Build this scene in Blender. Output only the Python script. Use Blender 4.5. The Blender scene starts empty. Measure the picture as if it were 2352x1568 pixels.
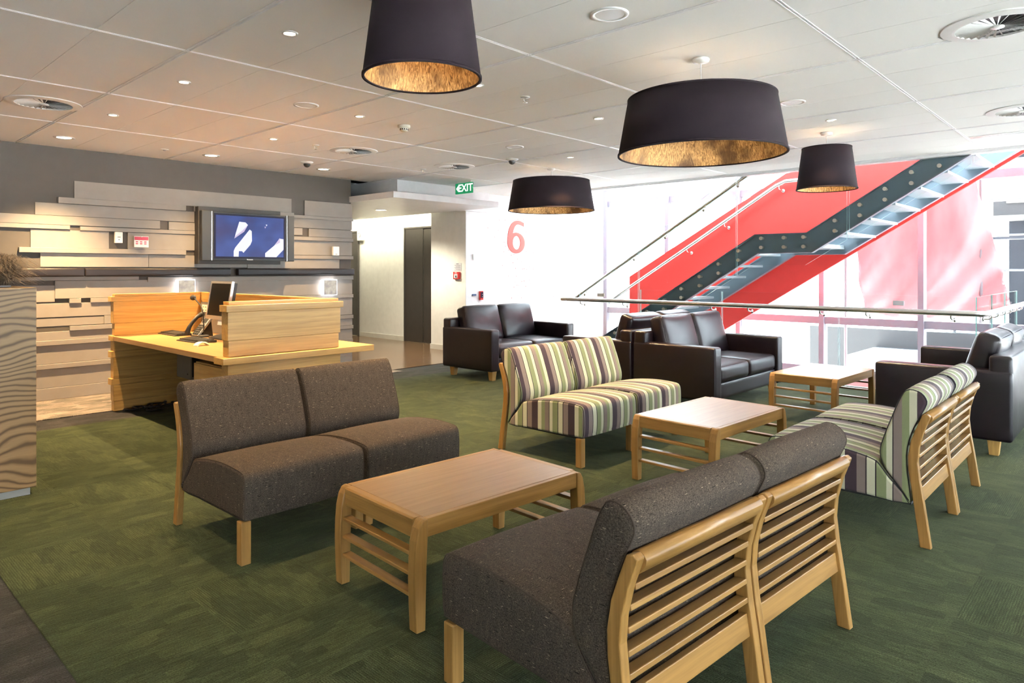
import bpy, bmesh, math, random
from mathutils import Vector, Matrix
random.seed(7)
S = bpy.context.scene
COL = S.collection
PI = math.pi

# ------------------------------------------------------------------ camera, sky, exposure
CAM_A = math.radians(42.95)
cam_d = bpy.data.cameras.new('camera')
cam_d.sensor_width = 36.0
cam_d.lens = 1570.0 / 2352.0 * 36.0
cam_d.shift_y = -(784.0 - 620.0) / 2352.0
cam_d.clip_start = 0.05
cam = bpy.data.objects.new('camera', cam_d)
cam.location = (0, 0, 1.4)
cam.rotation_euler = (PI / 2, 0, CAM_A - PI / 2)
COL.objects.link(cam)
S.camera = cam

world = bpy.data.worlds.new('sky')
S.world = world
world.use_nodes = True
SKY = 5.2
world.node_tree.nodes['Background'].inputs['Color'].default_value = (0.82, 0.915, 1.0, 1)
world.node_tree.nodes['Background'].inputs['Strength'].default_value = SKY

S.view_settings.view_transform = 'Standard'
S.view_settings.look = 'None'
S.view_settings.exposure = 1.20
S.view_settings.gamma = 1.0
S.view_settings.use_curve_mapping = False
S.cycles.use_denoising = True
S.cycles.max_bounces = 6
S.cycles.diffuse_bounces = 4
S.cycles.glossy_bounces = 2
S.cycles.use_adaptive_sampling = True
S.cycles.adaptive_threshold = 0.2
S.cycles.adaptive_min_samples = 16
S.cycles.transparent_max_bounces = 16
S.cycles.caustics_reflective = False
S.cycles.caustics_refractive = False
S.cycles.sample_clamp_indirect = 6.0

DOWN_W = 125.0      # one ceiling downlight
BULB_BIG = 110.0    # bulb of a drum pendant
BULB_SMALL = 75.0  # bulb of a tapered pendant
WARM = (1.0, 0.72, 0.43)
WARM2 = (1.0, 0.665, 0.33)

SUN = 62.0
sun_d = bpy.data.lights.new('sun', 'SUN'); sun_d.energy = SUN; sun_d.angle = math.radians(3); sun_d.color = (1, .97, .92)
sun = bpy.data.objects.new('sun', sun_d); COL.objects.link(sun); sun.location = (20, -6, 30)
el, az = math.radians(66), math.radians(-14)
sun.rotation_euler = Vector((math.cos(el) * math.cos(az), math.cos(el) * math.sin(az), math.sin(el))).to_track_quat('Z', 'Y').to_euler()

def portal(loc, rot, sx, sy):
    d = bpy.data.lights.new('window_portal', 'AREA'); d.shape = 'RECTANGLE'
    d.size = sx; d.size_y = sy; d.cycles.is_portal = True
    o = bpy.data.objects.new('window_portal', d); o.location = loc; o.rotation_euler = rot
    COL.objects.link(o)
portal((11.9, 1.2, 1.6), (0, PI / 2, 0), 10.4, 14.6)
portal((4.5, -3.85, .80), (PI / 2, 0, 0), 14.9, 1.5)

# ------------------------------------------------------------------ materials
MATS = {}
def nt(name):
    m = bpy.data.materials.new(name); m.use_nodes = True
    n = m.node_tree; MATS[name] = m
    return m, n, n.nodes['Principled BSDF']
def setp(p, **k):
    for a, v in k.items():
        a = a.replace('_', ' ')
        if isinstance(v, tuple) and len(v) == 3: v = (*v, 1)
        p.inputs[a].default_value = v
def node(n, t, **k):
    o = n.nodes.new(t)
    for a, v in k.items(): setattr(o, a, v)
    return o
def coords(n, scale=(1, 1, 1), kind='Object', rot=(0, 0, 0)):
    tc = node(n, 'ShaderNodeTexCoord'); mp = node(n, 'ShaderNodeMapping')
    mp.inputs['Scale'].default_value = scale; mp.inputs['Rotation'].default_value = rot
    n.links.new(tc.outputs[kind], mp.inputs['Vector'])
    return mp.outputs['Vector']
def noise(n, vec, scale=5, detail=4, rough=.55, dist=0.0):
    t = node(n, 'ShaderNodeTexNoise')
    t.inputs['Scale'].default_value = scale; t.inputs['Detail'].default_value = detail
    t.inputs['Roughness'].default_value = rough; t.inputs['Distortion'].default_value = dist
    n.links.new(vec, t.inputs['Vector'])
    return t.outputs['Fac']
def ramp(n, fac, stops, interp='LINEAR'):
    r = node(n, 'ShaderNodeValToRGB'); e = r.color_ramp; e.interpolation = interp
    while len(e.elements) < len(stops): e.elements.new(0.5)
    for el, (p, c) in zip(e.elements, stops):
        el.position = p; el.color = (*c, 1) if len(c) == 3 else c
    n.links.new(fac, r.inputs['Fac'])
    return r.outputs['Color']
def mixc(n, fac, a, b, mode='MIX'):
    m = node(n, 'ShaderNodeMix', data_type='RGBA', blend_type=mode)
    for s, v in ((0, fac), (6, a), (7, b)):
        if isinstance(v, (int, float)): m.inputs[s].default_value = v
        elif isinstance(v, tuple): m.inputs[s].default_value = (*v, 1) if len(v) == 3 else v
        else: n.links.new(v, m.inputs[s])
    return m.outputs[2]
def math_(n, op, a, b=0.5):
    m = node(n, 'ShaderNodeMath', operation=op)
    for s, v in ((0, a), (1, b)):
        if isinstance(v, (int, float)): m.inputs[s].default_value = v
        else: n.links.new(v, m.inputs[s])
    return m.outputs[0]
def bump(n, p, h, strength=.2, dist=.01):
    b = node(n, 'ShaderNodeBump'); b.inputs['Strength'].default_value = strength; b.inputs['Distance'].default_value = dist
    n.links.new(h, b.inputs['Height']); n.links.new(b.outputs['Normal'], p.inputs['Normal'])

def plain(name, col, rough=.5, metal=0.0, spec=.5, coat=0.0):
    m, n, p = nt(name)
    v = coords(n); f = noise(n, v, 9, 3)
    c = ramp(n, f, [(.3, tuple(x * .96 for x in col)), (.7, tuple(min(1, x * 1.03) for x in col))])
    n.links.new(c, p.inputs['Base Color'])
    setp(p, Roughness=rough, Metallic=metal, Specular_IOR_Level=spec, Coat_Weight=coat)
    return m
def emit(name, col, strength, base=(.8, .8, .8)):
    m, n, p = nt(name)
    setp(p, Base_Color=base, Emission_Color=col, Emission_Strength=strength)
    return m

def wood(name, axis, light, dark, rough=.38, fine=1.0, coat=0.0, figure=1.0):
    m, n, p = nt(name)
    a = [16 * fine] * 3; a[axis] = 0.9 * fine
    b = [90 * fine] * 3; b[axis] = 3.0
    v1 = coords(n, tuple(a)); f1 = noise(n, v1, 1.0, 5, .6, 1.2 * figure)
    v2 = coords(n, tuple(b)); f2 = noise(n, v2, 1.0, 3, .6, .2)
    c1 = ramp(n, f1, [(.30, dark), (.46, tuple((x + y) / 2 for x, y in zip(light, dark))), (.62, light)])
    c2 = ramp(n, f2, [(.35, (.72, .70, .66)), (.6, (1, 1, 1))])
    n.links.new(mixc(n, .55, c1, c2, 'MULTIPLY'), p.inputs['Base Color'])
    setp(p, Roughness=rough, Specular_IOR_Level=.5, Coat_Weight=coat, Coat_Roughness=.15)
    bump(n, p, f2, .06, .002)
    return m
OAK_L, OAK_D = (.375, .205, .060), (.25, .127, .032)
for i, ax in enumerate('XYZ'):
    wood('oak' + ax, i, OAK_L, OAK_D, .33)
    wood('ash' + ax, i, (.64, .385, .125), (.47, .262, .068), .40, .8)
wood('oak_top', 0, (.32, .195, .095), (.26, .152, .068), .32, 1.0, .05)
wood('ash_top', 1, (.44, .25, .10), (.36, .195, .068), .34, 1.0)

# strongly figured veneer of the tall cabinet
m, n, p = nt('veneer')
w = node(n, 'ShaderNodeTexWave', wave_type='BANDS', bands_direction='Z', wave_profile='SIN')
warp = noise(n, coords(n, (1.5, 1.5, 2.6)), 1.0, 1.5, .5)
cv = node(n, 'ShaderNodeCombineXYZ'); n.links.new(math_(n, 'MULTIPLY', warp, .42), cv.inputs['Z'])
av = node(n, 'ShaderNodeVectorMath', operation='ADD'); n.links.new(coords(n), av.inputs[0]); n.links.new(cv.outputs[0], av.inputs[1])
n.links.new(av.outputs[0], w.inputs['Vector'])
w.inputs['Scale'].default_value = 8.0; w.inputs['Distortion'].default_value = 1.2; w.inputs['Detail'].default_value = 2.0; w.inputs['Detail Scale'].default_value = 1.2
f = noise(n, coords(n, (3, 3, 60)), 1, 4)
c = ramp(n, w.outputs['Fac'], [(.02, (.12, .072, .030)), (.25, (.25, .155, .065)), (.7, (.33, .215, .10))])
n.links.new(mixc(n, .35, c, ramp(n, f, [(.3, (.7, .7, .7)), (.65, (1, 1, 1))]), 'MULTIPLY'), p.inputs['Base Color'])
setp(p, Roughness=.42)

# carpet tile: ribbed streaks, blocky patches, a tint of its own for every tile
def carpet(name, cols, rib=True, tint=.35):
    m, n, p = nt(name)
    oi = node(n, 'ShaderNodeObjectInfo')
    tc = node(n, 'ShaderNodeTexCoord'); ad = node(n, 'ShaderNodeVectorMath', operation='ADD')
    n.links.new(tc.outputs['Object'], ad.inputs[0])
    sc = node(n, 'ShaderNodeVectorMath', operation='SCALE'); sc.inputs['Scale'].default_value = 37.0
    n.links.new(oi.outputs['Location'], sc.inputs[0]); n.links.new(sc.outputs[0], ad.inputs[1])
    def mp(s):
        q = node(n, 'ShaderNodeMapping'); q.inputs['Scale'].default_value = s
        n.links.new(ad.outputs[0], q.inputs['Vector']); return q.outputs['Vector']
    wv = node(n, 'ShaderNodeTexWave', wave_type='BANDS', bands_direction='Y'); wv.inputs['Scale'].default_value = 34.0; wv.inputs['Distortion'].default_value = .5
    n.links.new(mp((1, 1, 1)), wv.inputs['Vector'])
    streak = noise(n, mp((14, 90, 1)), 1, 2, .5)
    patch = noise(n, mp((3.6, 9.0, 1)), 1, 3, .6)
    pile = noise(n, mp((160, 330, 1)), 1, 1, .5)
    base = ramp(n, patch, [(.36, cols[0]), (.50, cols[1]), (.66, cols[2])])
    vo = node(n, 'ShaderNodeTexVoronoi', distance='CHEBYCHEV'); vo.inputs['Scale'].default_value = 1.0; vo.inputs['Randomness'].default_value = .9
    n.links.new(mp((5.0, 13.0, 0)), vo.inputs['Vector'])
    base = mixc(n, 1.0, base, ramp(n, vo.outputs['Color'], [(.15, (.66, .68, .70)), (.5, (1, 1, 1)), (.85, (1.34, 1.30, 1.26))]), 'MULTIPLY')
    rnd = ramp(n, oi.outputs['Random'], [(0, (1 - tint, 1 - tint * .85, 1 - tint)), (.5, (1, 1, 1)), (1, (1 + tint * .6, 1 + tint * .45, 1 + tint * .5))])
    c = mixc(n, 1.0, base, rnd, 'MULTIPLY')
    c = mixc(n, .7, c, ramp(n, streak, [(.36, (.66, .66, .66)), (.5, (1, 1, 1)), (.64, (1.36, 1.36, 1.36))]), 'MULTIPLY')
    c = mixc(n, .55, c, ramp(n, wv.outputs['Fac'], [(.1, (.45, .45, .45)), (.8, (1.5, 1.5, 1.5))]), 'MULTIPLY')
    c = mixc(n, .75, c, ramp(n, pile, [(.36, (.40, .40, .40)), (.5, (1, 1, 1)), (.64, (1.8, 1.8, 1.8))]), 'MULTIPLY')
    n.links.new(c, p.inputs['Base Color'])
    setp(p, Roughness=.95, Specular_IOR_Level=.15, Sheen_Weight=.10, Sheen_Roughness=.5, Sheen_Tint=(.75, .85, .45))
    bump(n, p, math_(n, 'ADD', streak, pile), .5, .004)
    return m
carpet('carpet_green', [(.019, .0265, .0115), (.0235, .032, .014), (.030, .039, .018)], tint=.12)
carpet('carpet_charcoal', [(.017, .0155, .019), (.022, .020, .025), (.030, .028, .033)], tint=.05)
carpet('carpet_taupe', [(.13, .108, .092), (.17, .142, .122), (.21, .175, .15)], tint=.05)

# brown tweed with pale and dark slubs
m, n, p = nt('tweed')
def uvn(sx_, sy_, detail=1, rough=.5, off=0.0):
    return noise(n, coords(n, (sx_, sy_, 1), 'UV', (0, 0, off)), 1, detail, rough)
wa = uvn(420, 150, 2, .6); wb = uvn(150, 420, 2, .6); fine_ = uvn(900, 900, 1)
weave = math_(n, 'ADD', math_(n, 'MULTIPLY', math_(n, 'ADD', wa, wb), .38), math_(n, 'MULTIPLY', fine_, .24))
shade = uvn(70, 16, 3, .6)
slubl = uvn(38, 330, 1, .5, .02); slubd = uvn(30, 300, 1, .5, -.03); slubd2 = uvn(300, 26, 1, .5, .01)
c = ramp(n, weave, [(.40, (.022, .0165, .0125)), (.5, (.058, .044, .034)), (.60, (.110, .086, .067))])
c = mixc(n, .55, c, ramp(n, shade, [(.3, (.66, .66, .66)), (.7, (1.3, 1.28, 1.25))]), 'MULTIPLY')
c = mixc(n, ramp(n, slubd2, [(.66, (0, 0, 0)), (.72, (.6, .6, .6))]), c, (.018, .013, .011))
c = mixc(n, ramp(n, slubd, [(.665, (0, 0, 0)), (.70, (1, 1, 1))]), c, (.009, .007, .006))
c = mixc(n, ramp(n, slubl, [(.722, (0, 0, 0)), (.755, (1, 1, 1))]), c, (.38, .30, .21))
n.links.new(c, p.inputs['Base Color'])
setp(p, Roughness=.92, Specular_IOR_Level=.2)
bump(n, p, weave, .35, .003)

# woven stripes, across UV.x in metres
STR = [('plum', 52), ('taupe', 38), ('line', 6), ('cream', 36), ('line', 6), ('sage', 42), ('cream', 26), ('line', 5),
       ('taupe', 34), ('sage', 30), ('cream', 32)]
SC = dict(plum=(.055, .034, .046), taupe=(.235, .185, .165), line=(.035, .025, .03), cream=(.58, .58, .43), sage=(.235, .275, .14))
m, n, p = nt('stripes')
tc = node(n, 'ShaderNodeTexCoord'); sx = node(n, 'ShaderNodeSeparateXYZ'); n.links.new(tc.outputs['UV'], sx.inputs[0])
fr = math_(n, 'FRACT', math_(n, 'DIVIDE', math_(n, 'ADD', sx.outputs[0], 10.688), .345))
tot = sum(w for _, w in STR); pos = 0; st = []
for k, w in STR:
    st.append((pos / tot, SC[k])); pos += w
c = ramp(n, fr, st, 'CONSTANT')
wv = noise(n, coords(n), 600, 2)
c = mixc(n, .5, c, ramp(n, wv, [(.3, (.75, .75, .75)), (.7, (1.15, 1.15, 1.15))]), 'MULTIPLY')
n.links.new(c, p.inputs['Base Color']); setp(p, Roughness=.8, Specular_IOR_Level=.3, Sheen_Weight=.1)
bump(n, p, wv, .2, .002)

# aubergine-brown leather
m, n, p = nt('leather')
f = noise(n, coords(n), 16, 4, .55); g = node(n, 'ShaderNodeTexVoronoi'); g.inputs['Scale'].default_value = 260
n.links.new(coords(n), g.inputs['Vector'])
n.links.new(ramp(n, f, [(.3, (.0080, .0042, .0082)), (.5, (.0098, .0050, .0096)), (.7, (.0128, .0064, .0112))]), p.inputs['Base Color'])
n.links.new(ramp(n, f, [(.3, (.29, .29, .29)), (.7, (.33, .33, .33))]), p.inputs['Roughness'])
setp(p, Specular_IOR_Level=.55)
bump(n, p, g.outputs['Distance'], .12, .002)
plain('band_leather', (.013, .0095, .010), .42)

plain('white', (.80, .80, .78), .5)
plain('white_gloss', (.82, .82, .80), .25)
m, n, p = nt('ceiling_tile')
f = noise(n, coords(n), 300, 2); oi = node(n, 'ShaderNodeObjectInfo')
n.links.new(mixc(n, .6, ramp(n, f, [(.3, (.85, .845, .82)), (.7, (.88, .875, .85))]), ramp(n, oi.outputs['Random'], [(0, (.97, .97, .97)), (1, (1, 1, 1))]), 'MULTIPLY'), p.inputs['Base Color'])
setp(p, Roughness=.9, Specular_IOR_Level=.1)
plain('ceiling_void', (.40, .39, .37), .9)
plain('terrace', (.70, .70, .69), .9)
plain('channel_white', (.83, .83, .83), .4)
plain('wall_paint', (.86, .855, .80), .6)
plain('wall_white', (.88, .88, .88), .5)
plain('wall_grey', (.088, .077, .065), .65)
plain('plank_paint', (.29, .262, .232), .5, spec=.4)
plain('skirting', (.72, .70, .62), .4)
plain('trim_white', (.86, .86, .87), .35)
plain('frame_alu', (.19, .19, .235), .4)
plain('site_pale', (.075, .08, .092), .7)
plain('spandrel', (.55, .30, .31), .6)
plain('black', (.012, .012, .013), .4)
plain('black_soft', (.02, .02, .022), .7)
plain('screen_off', (.004, .004, .004), .35, spec=.12)
plain('charcoal_plastic', (.030, .034, .037), .45)
plain('mount_grey', (.06, .056, .052), .6)
plain('grey_plastic', (.30, .30, .30), .5)
plain('silver', (.62, .62, .62), .28, .8)
plain('steel', (.80, .79, .75), .24, 1.0)
plain('bolt_steel', (.60, .56, .48), .35, .85)
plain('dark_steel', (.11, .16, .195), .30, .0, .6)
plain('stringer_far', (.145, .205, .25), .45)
plain('lift_steel', (.17, .155, .14), .30, .75)
plain('red_panel', (.62, .042, .036), .5, spec=.35)
plain('red', (.62, .03, .025), .4)
plain('red_light', (.80, .10, .08), .5)
plain('green_sign', (.01, .26, .10), .4)
plain('blue_plate', (.05, .09, .18), .4)
plain('navy', (.008, .008, .03), .4, spec=.2)
plain('paper', (.70, .72, .75), .7)
plain('paper_pink', (.48, .07, .13), .7)
plain('ink', (.15, .18, .25), .7)
plain('cream_plastic', (.72, .70, .60), .4)
plain('concrete', (.040, .042, .044), .9)
plain('concrete_pale', (.22, .22, .21), .9)
plain('site_dark', (.020, .024, .032), .9)
plain('site_frame', (.085, .09, .10), .7)
plain('cable', (.012, .010, .010), .35)
plain('box_grey', (.17, .16, .155), .5)
plain('shade_fabric', (.0155, .0098, .0140), .85, spec=.2)
emit('lamp_glow', (1.0, .80, .55), 22.0)
emit('bulb_glow', (1.0, .72, .42), 30.0)
emit('cove_glow', (1.0, .93, .66), 6.0)
emit('halo_glow', (.90, .92, 1.0), 3.0)
emit('reflection_white', (.86, .88, 1.0), .42, (.03, .03, .04))  # glowing colour for the window reflections on the television
emit('reflection_lilac', (.80, .66, .95), .32, (.03, .03, .04))
emit('screen_violet', (.30, .20, .85), .25, (.03, .03, .04))
emit('exit_white', (.9, 1.0, .93), .42)
emit('exit_green', (.005, .30, .11), .30, (.008, .20, .08))

m, n, p = nt('screen_blue')
f = noise(n, coords(n, (1.2, 1, 2.0)), 1.6, 2)
c = ramp(n, f, [(.3, (.035, .030, .10)), (.5, (.03, .055, .20)), (.7, (.05, .09, .32))])
n.links.new(c, p.inputs['Emission Color']); setp(p, Base_Color=(.01, .01, .02), Emission_Strength=.55, Roughness=.3, Specular_IOR_Level=.15)
m, n, p = nt('picture_print')
f = noise(n, coords(n), 14, 4)
c = ramp(n, f, [(.35, (.34, .30, .36)), (.5, (.70, .64, .52)), (.65, (.95, .90, .78))])
n.links.new(c, p.inputs['Emission Color']); setp(p, Base_Color=(.12, .12, .12), Emission_Strength=.26)

# printed lining of the pendants: combed golden grass
m, n, p = nt('shade_lining')
v = coords(n, (1, 1, 1)); big = noise(n, v, 4.5, 2, .5)
fib = noise(n, coords(n, (46, 46, 10)), 1.0, 5, .7, 3.2)
c = ramp(n, fib, [(.33, (.10, .045, .012)), (.47, (.40, .215, .07)), (.60, (.78, .50, .21))])
c = mixc(n, ramp(n, big, [(.38, (.9, .9, .9)), (.52, (.0, .0, .0))]), c, (.07, .03, .01))
n.links.new(c, p.inputs['Base Color']); setp(p, Roughness=.6, Specular_IOR_Level=.3)

# boards of the lift lobby
m, n, p = nt('timber_floor')
bk = node(n, 'ShaderNodeTexBrick'); bk.offset = .37
bk.inputs['Scale'].default_value = 1.0; bk.inputs['Mortar Size'].default_value = .002
bk.inputs['Brick Width'].default_value = 1.6; bk.inputs['Row Height'].default_value = .11
bk.inputs['Color1'].default_value = (.13, .075, .040, 1); bk.inputs['Color2'].default_value = (.19, .118, .065, 1); bk.inputs['Mortar'].default_value = (.10, .06, .03, 1)
n.links.new(coords(n), bk.inputs['Vector'])
n.links.new(bk.outputs['Color'], p.inputs['Base Color']); setp(p, Roughness=.18, Specular_IOR_Level=.6)

# clear glass: mostly see-through with a mirror share that grows towards grazing
def glass(name, tint, refl):
    m = bpy.data.materials.new(name); m.use_nodes = True; n = m.node_tree; MATS[name] = m
    for q in list(n.nodes):
        if q.type != 'OUTPUT_MATERIAL': n.nodes.remove(q)
    out = [q for q in n.nodes if q.type == 'OUTPUT_MATERIAL'][0]
    tr = node(n, 'ShaderNodeBsdfTransparent'); tr.inputs['Color'].default_value = (*tint, 1)
    gl = node(n, 'ShaderNodeBsdfGlossy'); gl.inputs['Roughness'].default_value = .02
    lw = node(n, 'ShaderNodeLayerWeight'); lw.inputs['Blend'].default_value = refl
    mx = node(n, 'ShaderNodeMixShader')
    n.links.new(math_(n, 'MULTIPLY', lw.outputs['Fresnel'], .45), mx.inputs[0]); n.links.new(tr.outputs[0], mx.inputs[1]); n.links.new(gl.outputs[0], mx.inputs[2])
    n.links.new(mx.outputs[0], out.inputs['Surface'])
    return m
glass('glass_clear', (.972, .988, .984), .08)
glass('glass_window', (.97, .985, .985), .12)
glass('glass_tread', (.62, .74, .78), .35)
plain('glass_edge', (.35, .60, .56), .2)
plain('tread_white', (.34, .41, .45), .4)

# red cloth hanging outside: lets light through
m, n, p = nt('red_cloth')
f = noise(n, coords(n, (1, 1.5, .5)), 1.4, 3)
n.links.new(ramp(n, f, [(.35, (.30, .105, .112)), (.65, (.36, .15, .155))]), p.inputs['Base Color'])
setp(p, Roughness=.9, Specular_IOR_Level=.1)
m, n, p = nt('dry_grass')
f = noise(n, coords(n), 12, 2)
n.links.new(ramp(n, f, [(.3, (.075, .050, .030)), (.7, (.16, .115, .072))]), p.inputs['Base Color']); setp(p, Roughness=.8)

# ------------------------------------------------------------------ mesh helpers
class MB:
    def __init__(s): s.v = []; s.f = []; s.mi = []; s.sm = []; s.uv = {}
    def add(s, vs, fs, mi=0, sm=False):
        o = len(s.v); s.v += [tuple(x) for x in vs]
        for f in fs:
            s.f.append([o + i for i in f]); s.mi.append(mi); s.sm.append(sm)
        return s
    def box(s, x0, x1, y0, y1, z0, z1, mi=0, smi=None):
        vs = [(x, y, z) for z in (z0, z1) for y in (y0, y1) for x in (x0, x1)]
        fs = [(0, 2, 3, 1), (4, 5, 7, 6), (0, 1, 5, 4), (2, 6, 7, 3), (0, 4, 6, 2), (1, 3, 7, 5)]
        return s.add(vs, fs, mi)
    def obox(s, c, ax, ay, az, hx, hy, hz, mi=0):
        c = Vector(c); ax, ay, az = Vector(ax).normalized() * hx, Vector(ay).normalized() * hy, Vector(az).normalized() * hz
        vs = [c + ax * i + ay * j + az * k for k in (-1, 1) for j in (-1, 1) for i in (-1, 1)]
        fs = [(0, 2, 3, 1), (4, 5, 7, 6), (0, 1, 5, 4), (2, 6, 7, 3), (0, 4, 6, 2), (1, 3, 7, 5)]
        return s.add(vs, fs, mi)
    def prism(s, poly, a0, a1, axis='x', mi=0, sm=False):
        # poly: 2-D points; extruded along axis. x: (y,z)  y: (x,z)  z: (x,y)
        mk = {'x': lambda p, a: (a, p[0], p[1]), 'y': lambda p, a: (p[0], a, p[1]), 'z': lambda p, a: (p[0], p[1], a)}[axis]
        n_ = len(poly); vs = [mk(p, a0) for p in poly] + [mk(p, a1) for p in poly]
        area = sum(poly[i][0] * poly[(i + 1) % n_][1] - poly[(i + 1) % n_][0] * poly[i][1] for i in range(n_))
        flip = (area > 0) != (axis == 'y')
        side = [(i, (i + 1) % n_, n_ + (i + 1) % n_, n_ + i) for i in range(n_)]
        cap0 = list(range(n_)); cap1 = list(range(n_, 2 * n_))
        if flip: cap0 = cap0[::-1]
        else:
            side = [t[::-1] for t in side]; cap1 = cap1[::-1]
        s.add(vs, side, mi, sm); o = len(s.v) - 2 * n_
        for c in (cap0, cap1):
            s.f.append([o + i for i in c]); s.mi.append(mi); s.sm.append(False)
        return s
    def lathe(s, prof, n_=32, c=(0, 0, 0), mi=0, sm=True, close=False, a0=0.0):
        vs = []
        for r, z in prof:
            for k in range(n_):
                a = a0 + 2 * PI * k / n_
                vs.append((c[0] + r * math.cos(a), c[1] + r * math.sin(a), c[2] + z))
        fs = []; L = len(prof)
        for i in range(L if close else L - 1):
            j = (i + 1) % L
            for k in range(n_):
                k2 = (k + 1) % n_
                fs.append((i * n_ + k, i * n_ + k2, j * n_ + k2, j * n_ + k))
        return s.add(vs, fs, mi, sm)
    def disc(s, r, z, n_=32, c=(0, 0), up=False, mi=0):
        vs = [(c[0] + r * math.cos(2 * PI * k / n_), c[1] + r * math.sin(2 * PI * k / n_), z) for k in range(n_)]
        return s.add(vs, [list(range(n_)) if up else list(range(n_))[::-1]], mi)
    def tube(s, path, r, n_=8, mi=0, closed=False, caps=True):
        P = [Vector(p) for p in path]; L = len(P); rings = []
        up = None
        for i in range(L):
            if closed: t = P[(i + 1) % L] - P[i - 1]
            else: t = P[min(i + 1, L - 1)] - P[max(i - 1, 0)]
            t.normalize()
            if up is None:
                up = Vector((0, 0, 1)) if abs(t.z) < .9 else Vector((1, 0, 0))
            a = (up - t * up.dot(t))
            if a.length < 1e-5: a = t.orthogonal()
            a.normalize(); up = a; b = t.cross(a)
            rr = r[i] if isinstance(r, (list, tuple)) else r
            rings.append([P[i] + a * rr * math.cos(2 * PI * k / n_) + b * rr * math.sin(2 * PI * k / n_) for k in range(n_)])
        vs = [q for rg in rings for q in rg]; fs = []
        for i in range(L if closed else L - 1):
            j = (i + 1) % L
            for k in range(n_):
                k2 = (k + 1) % n_
                fs.append((i * n_ + k, i * n_ + k2, j * n_ + k2, j * n_ + k))
        s.add(vs, fs, mi, True)
        if caps and not closed:
            s.add(rings[0], [list(range(n_))[::-1]], mi); s.add(rings[-1], [list(range(n_))], mi)
        return s
    def sphere(s, c, r, nu=16, nv=10, sc=(1, 1, 1), mi=0):
        vs = [(c[0], c[1], c[2] - r * sc[2])]; fs = []
        for i in range(1, nv):
            a = -PI / 2 + PI * i / nv
            for k in range(nu):
                b = 2 * PI * k / nu
                vs.append((c[0] + r * sc[0] * math.cos(a) * math.cos(b), c[1] + r * sc[1] * math.cos(a) * math.sin(b), c[2] + r * sc[2] * math.sin(a)))
        vs.append((c[0], c[1], c[2] + r * sc[2])); T = len(vs) - 1
        for k in range(nu):
            k2 = (k + 1) % nu
            fs.append((0, 1 + k2, 1 + k)); fs.append((T, T - nu + k, T - nu + k2))
            for i in range(nv - 2):
                fs.append((1 + i * nu + k, 1 + i * nu + k2, 1 + (i + 1) * nu + k2, 1 + (i + 1) * nu + k))
        return s.add(vs, fs, mi, True)
    def mesh(s, name, mats, bevel=0.0, seg=2, smooth=None, recalc=True):
        me = bpy.data.meshes.new(name)
        me.from_pydata(s.v, [], s.f)
        for i, pl in enumerate(me.polygons):
            pl.material_index = s.mi[i]; pl.use_smooth = s.sm[i] if smooth is None else smooth
        if bevel > 0 or recalc:
            bm = bmesh.new(); bm.from_mesh(me)
            if bevel > 0:
                bmesh.ops.remove_doubles(bm, verts=bm.verts, dist=1e-6)
                ed = [e for e in bm.edges if len(e.link_faces) == 2 and e.calc_face_angle(0) > .5]
                bmesh.ops.bevel(bm, geom=ed, offset=bevel, segments=seg, affect='EDGES', profile=.5, clamp_overlap=True)
            bmesh.ops.recalc_face_normals(bm, faces=bm.faces)
            bm.to_mesh(me); bm.free()
        for q in (mats if isinstance(mats, (list, tuple)) else [mats]): me.materials.append(MATS[q])
        return me
    def build(s, name, mats, parent=None, loc=None, rot=None, **k):
        return link(name, s.mesh(name, mats, **k), parent, loc, rot)

def link(name, me, parent=None, loc=None, rot=None):
    o = bpy.data.objects.new(name, me); COL.objects.link(o)
    if parent is not None: o.parent = parent
    if loc is not None: o.location = loc
    if rot is not None: o.rotation_euler = rot
    return o
def tag(o, label, cat, group=None, kind=None):
    o['label'] = label
    if cat: o['category'] = cat
    if group: o['group'] = group
    if kind: o['kind'] = kind
    return o
def thing(name, label, cat, loc=(0, 0, 0), rz=0.0, group=None):
    o = bpy.data.objects.new(name, None); COL.objects.link(o); o.empty_display_size = .1
    o.location = loc; o.rotation_euler = (0, 0, rz)
    return tag(o, label, cat, group)
def struct(o, label=None):
    o['kind'] = 'structure'
    if label: o['label'] = label
    return o
def struct_empty(name, label):
    o = bpy.data.objects.new(name, None); COL.objects.link(o)
    return struct(o, label)
def dup(root, loc, rz, label, group=None):
    r = root.copy(); COL.objects.link(r); r.location = loc; r.rotation_euler = (0, 0, rz); r['label'] = label
    if group: r['group'] = group
    for ch in list(root.children):
        c = ch.copy(); COL.objects.link(c); c.parent = r
        for g in list(ch.children):
            d = g.copy(); COL.objects.link(d); d.parent = c
    return r
def lamp(name, kind, loc, energy, color, parent=None, **k):
    d = bpy.data.lights.new(name, kind); d.energy = energy; d.color = color
    for a, v in k.items(): setattr(d, a, v)
    o = bpy.data.objects.new(name, d); COL.objects.link(o); o.location = loc
    if parent is not None: o.parent = parent
    return o
def text_mesh(name, body, size, mat, depth=.002, offset=0.0, align='CENTER'):
    cu = bpy.data.curves.new(name, 'FONT'); cu.body = body; cu.size = size; cu.extrude = depth; cu.offset = offset
    cu.align_x = align; cu.align_y = 'CENTER'; cu.resolution_u = 6
    t = bpy.data.objects.new(name + '_tmp', cu); COL.objects.link(t)
    dg = bpy.context.evaluated_depsgraph_get(); me = bpy.data.meshes.new_from_object(t.evaluated_get(dg))
    bpy.data.objects.remove(t); bpy.data.curves.remove(cu)
    me.materials.clear(); me.materials.append(MATS[mat]); me.name = name
    return me
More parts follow.
